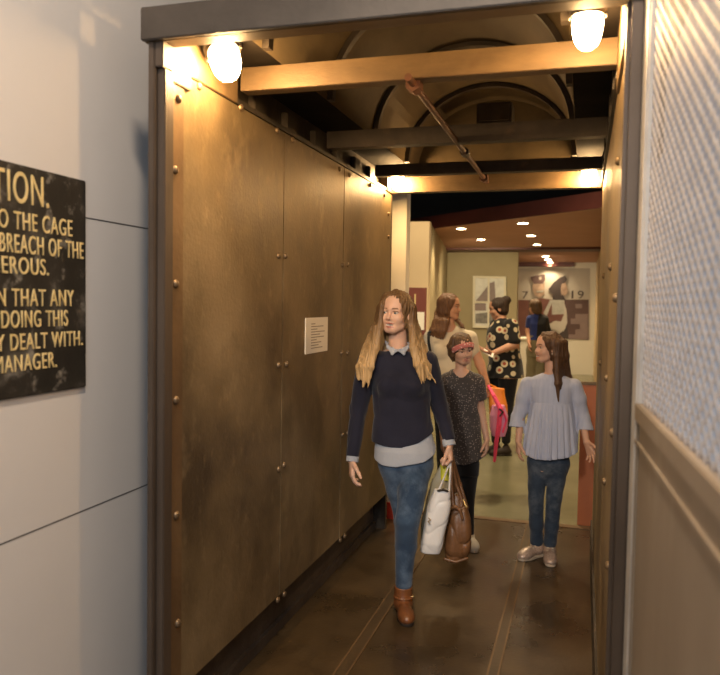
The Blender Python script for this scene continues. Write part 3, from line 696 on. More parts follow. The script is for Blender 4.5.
def hand(w, d, n, side, sc=1., curl=(.35, .4, .45, .5), spread=.06, thumb=None):
    """five-fingered hand from the wrist w: d = along the fingers, n = where the palm faces, side = where the thumb leaves"""
    d = nrm(d); n = nrm(np.asarray(n)-d*(np.asarray(n) @ d)); t = np.cross(n, d); t = t if t @ np.asarray(side) > 0 else -t
    P = []; w = np.asarray(w, float); kn = (.029, .0095, -.0105, -.029); ln = (.070, .078, .072, .056); reach = (.088, .092, .088, .080)
    for i in range(4):
        k = w+sc*(d*reach[i]+t*kn[i]); P.append(rc(w+sc*(d*.012+t*kn[i]*.45), k, .016*sc, .0125*sc))
    out = [Uni(.012*sc, P)]
    for i in range(4):
        p = w+sc*(d*reach[i]+t*kn[i]); a = 0.; ts = t*spread*(1.5-i); c = curl[i] if hasattr(curl, '__len__') else curl; seg = []
        for j, (f, r0, r1) in enumerate(((.45, .0100, .0092), (.31, .0090, .0083), (.24, .0081, .0070))):
            a += c*(1.0 if j else .8); dd = nrm(d*math.cos(a)+n*math.sin(a)+ts); q = p+dd*ln[i]*f*sc; seg.append(rc(p, q, r0*sc, r1*sc)); p = q
        out.append(Uni(.002, seg))
    p = w+sc*(d*.022+t*.024); dd = nrm(d*.75+t*.65+n*.35) if thumb is None else nrm(d*thumb[0]+t*thumb[1]+n*thumb[2]); seg = []
    for L, r0, r1, b in ((.042, .0145, .0115, 0), (.033, .0112, .0098, .25), (.027, .0098, .0078, .25)):
        dd = nrm(dd+d*b+n*b*.4); q = p+dd*L*sc; seg.append(rc(p, q, r0*sc, r1*sc)); p = q
    out.append(Uni(.006, seg))
    return Uni(.006*sc, out)
def shoe(a, yaw, L=.25, W=.046, H=.05, toeh=.024, pitch=0., ground=None):
    """shoe upper and sole shapes: a = ankle (the shoe hangs below it); yaw 0 = toe towards the camera, + = to picture right"""
    y = math.radians(yaw); p = math.radians(pitch); f = np.array([math.sin(y)*math.cos(p), -math.cos(y)*math.cos(p), -math.sin(p)]); r = np.array([math.cos(y), math.sin(y), 0]); u = np.cross(f, r); u = u if u[2] > 0 else -u
    B = np.stack([r, f, u]); g = np.asarray(a, float)-u*(a[2] if ground is None else ground)
    w = lambda x, yy, z: g+r*x+f*yy+u*z
    up = Uni(.03, [rc(w(0, -L*.14, .04), w(0, 0, .045), W*.72, W*.8), rc(w(0, 0, .05), w(0, L*.38, .042), W*.8, W*.74), el(w(0, L*.42, .03), (W*.98, L*.24, toeh+.012), B), el(w(0, L*.56, .026), (W*.84, L*.17, toeh), B), rc(w(0, -.012, .05), w(0, -.005, H+.04), W*.74, W*.78)])
    up = cut(up, -u, w(0, 0, .014)); 
    def plan(P):
        q = (P-g) @ B.T; x, yy, z = q.T
        t = np.clip((yy+L*.16)/(L*.72), 0, 1); rad = W*(.76+.27*np.sin(np.clip(t*1.15, 0, 1)*PI)**1*.9*(t > .3)+.0*t)
        cx = np.hypot(x, yy-np.clip(yy, -L*.15, L*.57))-np.interp(t, [0, .35, .75, 1], [W*.82, W*.82, W*1.06, W*.86])
        return np.maximum(cx, np.maximum(-z, z-.0185))
    c0 = w(0, L*.2, .01); sole = Leaf(plan, c0-.25, c0+.25)
    return up, sole, w, B
def crease(c, amp, seed=1, f0=18, f1=45, stretch=(1, 1, 1), n=4):
    w = sines(seed, n, f0, f1, stretch); return Mod(c, lambda P, d: d+amp*np.exp(-np.abs(w(P))*9), amp*2)
def cloth(n, cols, scale=6, rough=.85, bump=.15, bscale=260, **k):
    m = mat(n, cols, scale, rough, 0, bump, bscale=bscale, spec=.25, **k); b = m.node_tree.nodes['Principled BSDF']; b.inputs['Sheen Weight'].default_value = .15; b.inputs['Sheen Roughness'].default_value = .5; return m
M['navy'] = cloth('navy_knit', [(.011, .012, .024), (.018, .019, .036)]); M['chambray'] = cloth('pale_shirt', [(.33, .36, .42), (.42, .45, .50)])
M['jeans'] = overlay(cloth('blue_denim', [(.014, .030, .062), (.036, .066, .115)], 7), (.17, .24, .34), 4.0, .47, .7, (1, 1, .8), amount=.75)
M['jeans_dark'] = overlay(cloth('dark_denim', [(.018, .033, .06), (.04, .06, .095)], 9), (.17, .2, .24), 6, .48, .72, amount=.75)
M['boot'] = overlay(mat('tan_leather', [(.12, .042, .015), (.21, .08, .028)], 9, .3, 0, .08, bscale=60), (.07, .025, .01), 12, .58, .75, amount=.7); M['sole'] = mat('dark_sole', [(.03, .02, .014)], 8, .7)
M['brass'] = mat('brass_buckle', [(.6, .45, .2)], 8, .3, .8)
M['blouse'] = cloth('blue_blouse', [(.38, .43, .58), (.48, .52, .66)], 60, stretch=(1, 1, .05)); M['sneaker'] = overlay(mat('glitter_pink', [(.36, .25, .2), (.58, .46, .38)], 90, .35, .3, .2, bscale=150), (.85, .7, .5), 170, .6, .66)
M['sneaker_sole'] = mat('pale_sole', [(.5, .42, .32)], 8, .6); M['lace'] = mat('pale_lace', [(.62, .55, .42)], 8, .7)
M['tunic'] = overlay(cloth('dark_spotted', [(.05, .044, .044), (.075, .066, .064)]), (.30, .26, .23), 75, .30, .22, kind='vor')
M['tights'] = cloth('black_leggings', [(.008, .008, .009), (.014, .013, .014)])
M['band'] = overlay(cloth('pink_bandana', [(.55, .17, .15), (.62, .21, .18)]), (.75, .6, .52), 60, .32, .22, kind='vor')
M['white_shoe'] = mat('white_shoe', [(.6, .54, .44)], 8, .6); M['cream_top'] = cloth('cream_top', [(.55, .47, .34), (.63, .55, .41)])
M['dress'] = overlay(overlay(cloth('flower_dress', [(.010, .009, .009), (.016, .014, .013)]), (.6, .5, .32), 9.8, .385, .35, kind='vor', amount=.9), (.30, .06, .03), 9.8, .2, .16, kind='vor')
M['blue_top'] = cloth('blue_top', [(.015, .028, .13), (.02, .035, .16)]); M['olive_trouser'] = cloth('olive_trousers', [(.15, .13, .08), (.2, .17, .1)])
M['h_blond'] = hairmat('ombre_hair', [(.13, .07, .03), (.25, .145, .065)], ztop=1.52, ztip=1.30, tip=(.66, .44, .21)); M['h_brown'] = hairmat('brown_hair', [(.055, .027, .013), (.13, .068, .034)])
M['h_mid'] = hairmat('mid_brown_hair', [(.06, .032, .016), (.13, .075, .038)]); M['h_dark'] = hairmat('dark_hair', [(.022, .012, .008), (.05, .028, .016)], .6); M['h_auburn'] = hairmat('auburn_hair', [(.10, .045, .02), (.2, .1, .045)])
SK1 = skinset('fair', (.66, .41, .29), (.45, .17, .13), (.2, .11, .06)); SK2 = skinset('rosy', (.62, .37, .26), (.42, .17, .13), (.2, .11, .065)); SK3 = skinset('warm', (.55, .29, .18), (.36, .13, .09), (.06, .03, .02))
def strands(c, amp=.0022, f=420, tw=3., z0=0., ax=(0, 0)):
    """fine grooves running down the hair"""
    def g(P, d):
        x, y, z = P.T
        s = np.sin(f*(x-ax[0])+5*np.sin(tw*z*3+2)+2.2*np.sin(90*y))*.5+np.sin(f*.8*(y-ax[1])+4*np.sin(tw*z*2.3)+2*np.sin(80*x))*.5
        return d+amp*s
    return Mod(c, g, amp)
def hemz(c, xs, zs, below=True):
    xs = np.asarray(xs); zs = np.asarray(zs); o = np.argsort(xs); xs, zs = xs[o], zs[o]
    return Mod(c, lambda P, d: np.maximum(d, (np.interp(P[:, 0], xs, zs)-P[:, 2])*(1 if below else -1)), 0)
def lockset(n, f):
    out = []
    for i in range(n): pts, rs = f(i/(n-1) if n > 1 else 0); out += chain(pts, rs)
    return out
# ---------------------------------------------------------------- 1. woman in the navy jumper
def woman_navy():
    fr = Frame(405, 3.80); J, row = fr.J, fr.row
    hd = Head(J(396.3, 313.6, .03), -24, 1, -2, .925)
    nb = J(398, 350, .0); shL, shR = J(367.5, 362, .0), J(427, 361, .0)
    elL, wrL = J(359, 409, -.05), J(352.5, 459, .03); elR, wrR = J(440, 407, -.06), J(448.8, 443, .0)
    hipA, knA, anA = J(416.5, 462, .02), J(407.5, 521, .13), J(403.5, 588, .12)
    hipB, knB, anB = J(394.5, 462, .0), J(404.5, 520, .0), J(404, 572, -.30)
    T = [row(350, 390, 406, .05), row(356, 374, 421, .075), row(366, 370, 427, .09), row(380, 371, 431, .1), row(398, 373, 431, .095), row(415, 373.5, 431, .092), row(430, 372.5, 434, .10), row(446, 371.5, 437, .112), row(466, 376, 435, .112)]
    inner = loft([(z, x, y, (rx-.014)*(.9 if i > 5 else 1), (ry-.012)*(.85 if i > 5 else 1)) for i, (z, x, y, rx, ry) in enumerate(T)])
    hl = hand(wrL, (.0, -.22, -1), (1, .25, 0), (0, -1, 0), .95, (.42, .48, .5, .55), .05); hr = hand(wrR, (.14, -.12, -1), (-.8, .1, 0), (0, -1, .1), .95, (1.0, 1.05, 1.1, 1.15), .02, (.85, .2, .45))
    legs = chain([hipA, knA, anA, anA-[0, 0, .06]], [.055, .036, .026, .026])+chain([hipB, knB, anB], [.055, .036, .026])
    body = Uni(.012, [Uni(.02, [hd.shape(.006), hd.neck(nb, .05), inner, rc(shL, nb, .02, .03), rc(shR, nb, .02, .03)]+chain([shL, elL, wrL], [.04, .033, .023])+chain([shR, elR, wrR], [.04, .033, .023])), hl, hr, Uni(.01, legs)])
    o = mesh(body, .004, 'person', SK1, None, hd.pick(.006)); put(o, fr, 'woman with long fair hair in navy jumper, jeans and tan boots')
    hd.eyes(o, M['iris_blue'], (-.22, 0))
    # jumper
    bust = [el(J(388, 384, .075), (.056, .05, .058)), el(J(413, 384, .075), (.056, .05, .058))]
    sw = Uni(.035, [loft(T), rc(J(378, 357), J(369, 362), .035, .05), rc(J(418, 357), J(426, 361), .035, .05)]+bust)
    sl = chain([shL, elL, wrL+[0, 0, .02]], [.056, .046, .033]); sr = chain([shR, elR, wrR+[0, 0, .02]], [.056, .046, .033])
    hx = [J(x, y) for x, y in ((340, 470), (358, 470), (366, 436), (372, 440), (386, 443), (402, 444), (418, 440), (430, 433), (438, 427), (441, 460), (465, 460))]
    def hem(P, d):
        torso = np.interp(P[:, 0], [q[0] for q in hx], [q[2] for q in hx])
        return np.maximum(d, torso-P[:, 2])
    sw = Mod(sw, hem, 0); sw = Uni(.016, [sw, Uni(.015, sl), Uni(.015, sr)])
    sw = wrinkle(sw, .0028, 3, 14, 38, (1, 1, .7)); sw = crease(sw, .0035, 6, 14, 34, (1, 1, 1.2))
    sw = Sub(sw, rc(nb-[0, .0, -.002], hd.c, .046, .07), .004)
    for w, e in ((wrL, elL), (wrR, elR)):
        dr = nrm(w-e); wc = w-dr*.012; sw = Sub(sw, Leaf(lambda P, wc=wc, dr=dr: np.where(np.linalg.norm(P-wc, axis=1) < .2, -((P-wc) @ dr), .1), wc-.2, wc+.2), .002)
    mesh(sw, .0045, 'jumper', M['navy'], o)
    # shirt showing under the jumper
    S = [row(424, 377, 430, .08), row(440, 374.5, 434, .10), row(449, 374, 437.5, .116), row(466, 374, 440.5, .126)]
    sh = wrinkle(loft(S), .004, 9, 25, 60, (1, 1, .4)); sx = [J(x, y) for x, y in ((371, 452), (375, 458), (382, 461.5), (396, 462.5), (408, 460.5), (424, 458), (434, 452), (441, 438))]
    sh = hemz(sh, [q[0] for q in sx], [q[2] for q in sx]); sh = Mod(sh, lambda P, d: np.maximum(d, -d-.007), 0)
    mesh(sh, .004, 'shirt', M['chambray'], o)
    for w, e in ((wrL, elL), (wrR, elR)):
        dr = nrm(w-e); mesh(cut(cut(rc(w-dr*.06, w+dr*.05, .033, .0345), dr, w+dr*.016), -dr, w-dr*.022), .003, 'cuff', M['chambray'], o)
    co = []
    for sx_, e in ((-1, 388.5), (1, 405.5)):
        a, b, c_ = J(398+sx_*12.2, 342, .0), J(398+sx_*10, 347, .055), J(398+sx_*1.2, 350.5, .085)
        tip = J(398+sx_*5.8, 354, .085)
        col = Uni(.008, [rc(a, b, .0065, .007), rc(b, c_, .007, .006), rc(b, tip, .007, .005), rc(c_, tip, .006, .005), rc((b+c_)/2, tip, .007, .005)])
        mesh(col, .003, 'collar', M['chambray'], o)
    mesh(rc(J(398, 344, -.055), J(398, 344.5, -.05), .045, .045) if False else Uni(.006, chain([J(388.5, 343, 0), J(391, 342, -.05), J(398, 341, -.065), J(405, 342, -.05), J(407.5, 343, 0)], [.0065]*5)), .0035, 'collar_stand', M['chambray'], o)
    # jeans
    hips = loft([row(440, 375, 435, .10), row(455, 378, 434, .108), row(466, 379.5, 433, .11), row(476, 384, 430, .095), row(494, 398, 420, .04)])
    la = Uni(.012, chain([hipA+[.0, 0, -.02], (hipA*.55+knA*.45), knA, knA*.62+anA*.38+[.0, .012, 0], anA+[0, 0, .03]], [.083, .074, .0625, .0545, .043]))
    lb = Uni(.012, chain([hipB+[0, 0, -.02], (hipB*.5+knB*.5), knB, anB], [.078, .064, .054, .045]))
    je = Uni(.012, [Uni(.03, [hips, lb]), la]); je = wrinkle(je, .0028, 11, 20, 50, (.6, .6, 1.6)); zt = J(400, 447)[2]; je = Mod(je, lambda P, d: np.maximum(d, P[:, 2]-zt), 0)
    mesh(je, .0045, 'jeans', M['jeans'], o)
    # ankle boots
    for (a, yw, pt, gz) in ((anA, 8, 0, None), (anB, 0, 38, .19)):
        g = np.array([a[0], a[1], max(a[2], .0)]); up, sole, w, B = shoe(g, yw, .245, .041, .09, .024, pt, gz)
        shaft = loft([(0, 0, 0, 1, 1), (1, 0, 0, 1, 1)]) if False else rc(w(0, .004, .06), w(0, -.006, .125), .043, .046)
        sh_ = wrinkle(cut(Uni(.03, [up, shaft]), B[2], w(0, 0, .138)), .002, 21, 40, 80)
        bo = mesh(sh_, .004, 'ankle_boot', M['boot'], o); mesh(sole, .004, 'sole', M['sole'], bo)
        heel = cut(rc(w(0, -.03, .0), w(0, -.02, .0), .036, .036), -B[2], w(0, 0, .0))
        st = Sub(Uni(.004, chain([w(.046*math.cos(t), .004+.048*math.sin(t), .088) for t in np.linspace(0, 2*PI, 17)], [.006]*17)), el(w(0, 0, .2), (.001, .001, .001)), .001)
        mesh(st, .003, 'strap', M['boot'], bo); mesh(rbox(w(.044, .016, .088), (.008, .009, .008), None, .002), .002, 'buckle', M['brass'], bo)
    # hair
    def left(s): return [J(391-6*s, 293.5+2.5*s, .06-.04*s), J(382.5-2*s, 306+2*s, .07-.10*s), J(380-4.5*s, 327, .075-.11*s), J(375.5-9*s, 348, .09-.09*s), J(371-12*s, 367, .115-.07*s), J(369-11.5*s, 383-6*s, .118-.06*s)], [.012, .017, .018, .0185, .014, .003]
    def right(s): return [J(399+5*s, 293.5+3*s, .05-.05*s), J(411.5+1.2*s, 307+2*s, .05-.09*s), J(412.5+2.5*s, 327, .05-.09*s), J(413.5+9*s, 348, .085-.08*s), J(417+11*s, 365, .112-.07*s), J(421.5+9*s, 381-7*s, .115-.06*s)], [.012, .018, .019, .0195, .015, .003]
    back = [el(J(397, 330, -.055), (.072, .05, .12)), el(J(398, 352, -.075), (.085, .04, .10))]
    top = [rc(J(395, 291.8, .03), J(382.5, 303, .06), .012, .014), rc(J(396, 291.8, .03), J(411.5, 305, .035), .012, .015)]
    ha = Uni(.012, [hd.hair_cap(.012, .068)]+back+top+lockset(6, left)+lockset(6, right)); rg = np.random.RandomState(4)
    for i in range(22):
        s_ = rg.rand(); p_, r_ = (left if i % 2 else right)(s_); p_ = [q+rg.normal(size=3)*[.006, .006, .0] for q in p_[2:]]; p_[-1] = p_[-1]+[rg.normal()*.016, 0, -.012-.02*rg.rand()]; ha.ch.append(Uni(0, chain(p_, [.014, .0165, .012, .0012])))
    ha = strands(Uni(.012, ha.ch), .0026, 380)
    mesh(ha, .0035, 'hair', M['h_blond'], o)
    return fr, o, wrR
frN, wNavy, gripN = woman_navy()
# ---------------------------------------------------------------- 2. girl in the pale blue blouse
def girl_blue():
    fr = Frame(547, 4.80); J, row = fr.J, fr.row
    hd = Head(J(548.2, 348.6, .0), -62, 3, 0, .825, 1.); nb = J(551, 375)
    shL, elL, wrL = J(528, 384), J(521, 410, .0), J(518.5, 441, .05); shR, elR, wrR = J(574, 386), J(581, 411, -.02), J(586.5, 441.5, .06)
    hA, kA, aA = J(538, 462), J(536, 497, .02), J(536.5, 545, .0); hB, kB, aB = J(558.5, 462), J(554, 497, .03), J(550, 546, .02)
    T = [row(374, 543, 560, .045), row(379, 532, 571, .062), row(386, 528.5, 575, .075), row(400, 531, 573, .085), row(415, 530, 573, .088), row(455, 527, 569, .095), row(470, 527, 569, .09)]
    inner = loft([(z, x, y, rx-.014, ry-.012) for z, x, y, rx, ry in T])
    hl = hand(wrL, (0, -.12, -1), (1, .3, 0), (0, -1, 0), .8, (.35, .4, .45, .5), .05); hr = hand(wrR, (.42, -.35, -1), (-.75, -.5, .2), (.3, -1, .2), .82, (.15, .2, .3, .35), .16, (.6, .8, .2))
    legs = chain([hA, kA, aA, aA-[0, 0, .03]], [.058, .038, .029, .029])+chain([hB, kB, aB, aB-[0, 0, .03]], [.058, .038, .029, .029])
    body = Uni(.01, [Uni(.018, [hd.shape(.003), hd.neck(nb, .042), inner]+chain([shL, elL, wrL], [.034, .027, .02])+chain([shR, elR, wrR], [.034, .027, .02])), hl, hr, Uni(.008, legs)])
    o = mesh(body, .0045, 'person', SK2, None, hd.pick(.003)); put(o, fr, 'girl in pale blue frilled blouse and jeans looking sideways, standing by the right wall')
    hd.eyes(o, M['iris_brown'], (-.1, .1))
    # blouse: yoke, gathered peplum, bell sleeves
    cx, cy = J(551, 420)[0], 0.
    P0 = [row(373, 543.5, 559.5, .05), row(378, 531, 571.5, .068), row(386, 528, 575, .08), row(400.5, 531.5, 572.5, .086), row(404, 531, 573, .09), row(420, 527.5, 575, .108), row(440, 524.5, 577, .122), row(458, 522.5, 579, .13)]
    z1 = J(551, 402)[2]; z2 = J(551, 456)[2]
    def pleat(P, d):
        th = np.arctan2(P[:, 1]-cy, P[:, 0]-cx); k = np.clip((z1-P[:, 2])/(z1-z2), 0, 1)
        return d+k**.6*(.0055*np.sin(26*th+1.5*np.sin(3*th))+.003*np.sin(41*th))+.002*np.exp(-((P[:, 2]-z1)/.006)**2)
    pe = Mod(loft(P0), pleat, .01); hz = [J(x, y) for x, y in ((522, 451), (535, 456), (550, 456.5), (566, 455), (579, 450))]
    pe = hemz(pe, [q[0] for q in hz], [q[2] for q in hz])
    sL = chain([shL, shL*.5+elL*.5+[-.006, 0, 0], elL+[0, 0, .0], J(518, 417, .0), J(517.5, 427, .01)], [.047, .044, .042, .040, .055]); sR = chain([shR, shR*.5+elR*.5+[.008, 0, 0], elR, J(583.5, 418, -.01), J(585, 430, .0)], [.047, .044, .042, .040, .055])
    bl = Uni(.014, [pe, Uni(.015, sL), Uni(.015, sR)]); bl = wrinkle(bl, .003, 31, 22, 60, (1, 1, .8))
    bl = Sub(bl, rc(nb-[0, 0, .01], hd.c, .05, .06), .004); zc = J(518, 426)[2]; zc2 = J(585, 429)[2]; xm = J(551, 420)[0]
    def cuffcut(P, d):
        a = np.abs(P[:, 0]-xm) > .168
        return np.where(a, np.maximum(d, np.where(P[:, 0] < xm, zc, zc2)+.004*np.sin(P[:, 1]*90)-P[:, 2]), d)
    bl = Mod(bl, cuffcut, 0)
    mesh(bl, .0045, 'blouse', M['blouse'], o)
    # jeans
    hips = loft([row(448, 529, 569, .085), row(462, 527.5, 569.5, .088), row(472, 530, 567, .075), row(484, 540, 556, .03)])
    la = Uni(.01, chain([hA, kA, kA*.4+aA*.6, aA+[0, 0, .025]], [.066, .0485, .043, .040])); lb = Uni(.01, chain([hB, kB, kB*.4+aB*.6, aB+[0, 0, .025]], [.066, .0485, .043, .040]))
    je = Uni(.014, [hips, Uni(0, [la, lb])]); je = wrinkle(je, .0035, 41, 25, 60, (.5, .5, 1.6)); mesh(je, .0045, 'jeans', M['jeans_dark'], o)
    for a, yw in ((aA, -42), (aB, 2)):
        up, sole, w, B = shoe(a, yw, .215, .038, .055, .022); so = mesh(wrinkle(up, .001, 5, 60, 100), .0038, 'sneaker', M['sneaker'], o); mesh(sole, .0038, 'sole', M['sneaker_sole'], so)
        for i in range(4):
            yy = .03+i*.019; zz = .083-i*.0105; mesh(rc(w(-.019, yy, zz-.003), w(.019, yy, zz-.003), .0042, .0042), .0028, 'lace', M['lace'], so)
    W = hd.w
    def fall(s): # long hair behind the shoulder and over the front
        return [W((.05-.10*s, -.02-.02*s, .115)), W((.088-.02*s, -.025-.07*s, .05)), W((.086-.02*s, -.02-.095*s, -.045)), J(556+11*s, 370, .065-.13*s), J(557.5+14*s, 384, .09-.17*s), J(558.5+21*s, 402-10*s, .092-.18*s)], [.013, .019, .02, .019, .016, .003]
    def near(s): return [W((.085, .02-.03*s, .06)), J(554+3*s, 362, .075), J(556+4*s, 378, .085), J(557+5*s, 390, .09), J(558.5+4*s, 402-2*s, .088)], [.012, .013, .014, .012, .004]
    ha = Uni(.012, [hd.hair_cap(.012, .062), rc(W((.0, .05, .112)), W((.07, .045, .05)), .012, .012), el(J(558, 362, -.03), (.05, .05, .085))]+lockset(8, fall)); ha = strands(ha, .0022, 400)
    h = mesh(ha, .004, 'hair', M['h_brown'], o)
    mesh(el(W((.081, .004, -.035)), (.006, .006, .006)), .0025, 'earring', M['paper'], o)
    return fr, o
girl_blue()
# ---------------------------------------------------------------- 3. girl with the pink headband
def girl_band():
    fr = Frame(462, 4.88); J, row = fr.J, fr.row
    hd = Head(J(461.6, 349.3, .03), 24, -12, 9, .83, 1.); nb = J(461, 372)
    shL, elL, wrL = J(446, 381), J(441, 410, -.02), J(443, 438, .05); shR, elR, wrR = J(477.5, 382), J(481, 411, -.03), J(486.5, 438.5, .03)
    hA, kA, aA = J(470, 464), J(467.5, 503, .03), J(469, 541, .02); hB, kB, aB = J(456, 464), J(455, 503, .0), J(456, 541, -.06)
    T = [row(370, 452, 470, .045), row(375, 444, 479, .062), row(383, 443, 480.5, .08), row(398, 444.5, 479.5, .09), row(418, 445.5, 480, .09), row(440, 446, 481.5, .097), row(463, 446.5, 483, .105)]
    inner = loft([(z, x, y, (rx-.014)*(.8 if i > 4 else 1), (ry-.014)*(.8 if i > 4 else 1)) for i, (z, x, y, rx, ry) in enumerate(T)])
    hl = hand(wrL, (0, -.1, -1), (1, .2, 0), (0, -1, 0), .8, .45); hr = hand(wrR, (.05, -.1, -1), (-1, .2, 0), (0, -1, 0), .82, (.4, .45, .5, .55), .04)
    legs = chain([hA, kA, aA, aA-[0, 0, .03]], [.055, .037, .027, .027])+chain([hB, kB, aB, aB-[0, 0, .03]], [.055, .037, .027, .027])
    body = Uni(.01, [Uni(.018, [hd.shape(), hd.neck(nb, .042), inner]+chain([shL, elL, wrL], [.033, .027, .02])+chain([shR, elR, wrR], [.033, .027, .02])), hl, hr, Uni(.008, legs)])
    o = mesh(body, .0045, 'person', SK2, None, hd.pick()); put(o, fr, 'girl in dark spotted tunic and black leggings wearing a pink patterned headband')
    hd.eyes(o, M['iris_brown'], (.1, -.2))
    tu = Uni(.02, [loft(T)]+chain([shL, J(442, 402, -.01)], [.05, .046])+chain([shR, J(481, 402, -.02)], [.05, .046]))
    tu = wrinkle(tu, .004, 51, 16, 45, (1, 1, .5)); tu = Sub(tu, rc(nb-[0, .01, .014], hd.c, .053, .06), .004)
    zs = J(481, 399)[2]; xm = J(462.5, 420)[0]; hz = [J(x, y) for x, y in ((440, 459), (450, 461), (465, 462), (484, 457))]
    def cc(P, d):
        hem = np.interp(P[:, 0], [q[0] for q in hz], [q[2] for q in hz]); d = np.maximum(d, hem-P[:, 2])
        return d
    tu = Mod(tu, cc, 0); 
    for e, s_ in ((elL, shL), (elR, shR)):
        dr = nrm(e-s_); c0 = s_+dr*.118; tu = Sub(tu, Leaf(lambda P, c0=c0, dr=dr: np.maximum(-((P-c0) @ dr), np.linalg.norm(P-c0-dr*.045, axis=1)-.078), c0-.13, c0+.13), .002)
    mesh(tu, .0045, 'tunic', M['tunic'], o)
    mesh(Uni(.01, [loft([(J(463, 474)[2], J(463, 470)[0], 0, .105, .085), (J(463, 450)[2], J(463, 450)[0], 0, .10, .085)])]+chain([hA, kA, aA], [.062, .044, .033])+chain([hB, kB, aB], [.062, .044, .033])), .005, 'leggings', M['tights'], o)
    for a, yw in ((aA, 15), (aB, -5)):
        up, sole, w, B = shoe(a, yw, .215, .037, .045, .022); so = mesh(up, .0042, 'shoe', M['white_shoe'], o); mesh(sole, .0042, 'sole', M['sneaker_sole'], so)
    W = hd.w
    def side(s): return [W((-.06+.02*s, .01-.05*s, .10)), W((-.088, .012-.05*s, .03)), W((-.085+.01*s, .0-.05*s, -.04)), W((-.075+.015*s, -.005-.05*s, -.09))], [.012, .014, .014, .006]
    def side2(s): return [W((.06-.02*s, -.01-.05*s, .10)), W((.087, -.03-.03*s, .03)), W((.08, -.04-.03*s, -.05))], [.012, .013, .008]
    ha = Uni(.012, [hd.hair_cap(.012, -.012), el(W((0, -.07, -.03)), (.06, .045, .08))]+lockset(4, side)+lockset(3, side2)); ha = strands(ha, .002, 420)
    mesh(ha, .0042, 'hair', M['h_mid'], o)
    k = hd.sc
    def bandf(P):
        q = hd.loc(P); x, y, z = q.T; k0 = np.sqrt((x/.098)**2+((y+.014)/.118)**2+((z-.036)/.105)**2)
        sh = np.abs((k0-1)*.098)-.004; pl = z-.056-.72*(y-.09); return k*np.maximum(sh, np.abs(pl)*.92-.0185-.003*np.sin(25*y))
    mesh(Leaf(bandf, hd.c-.13, hd.c+.13), .0032, 'headband', M['band'], o)
    return fr, o
girl_band()
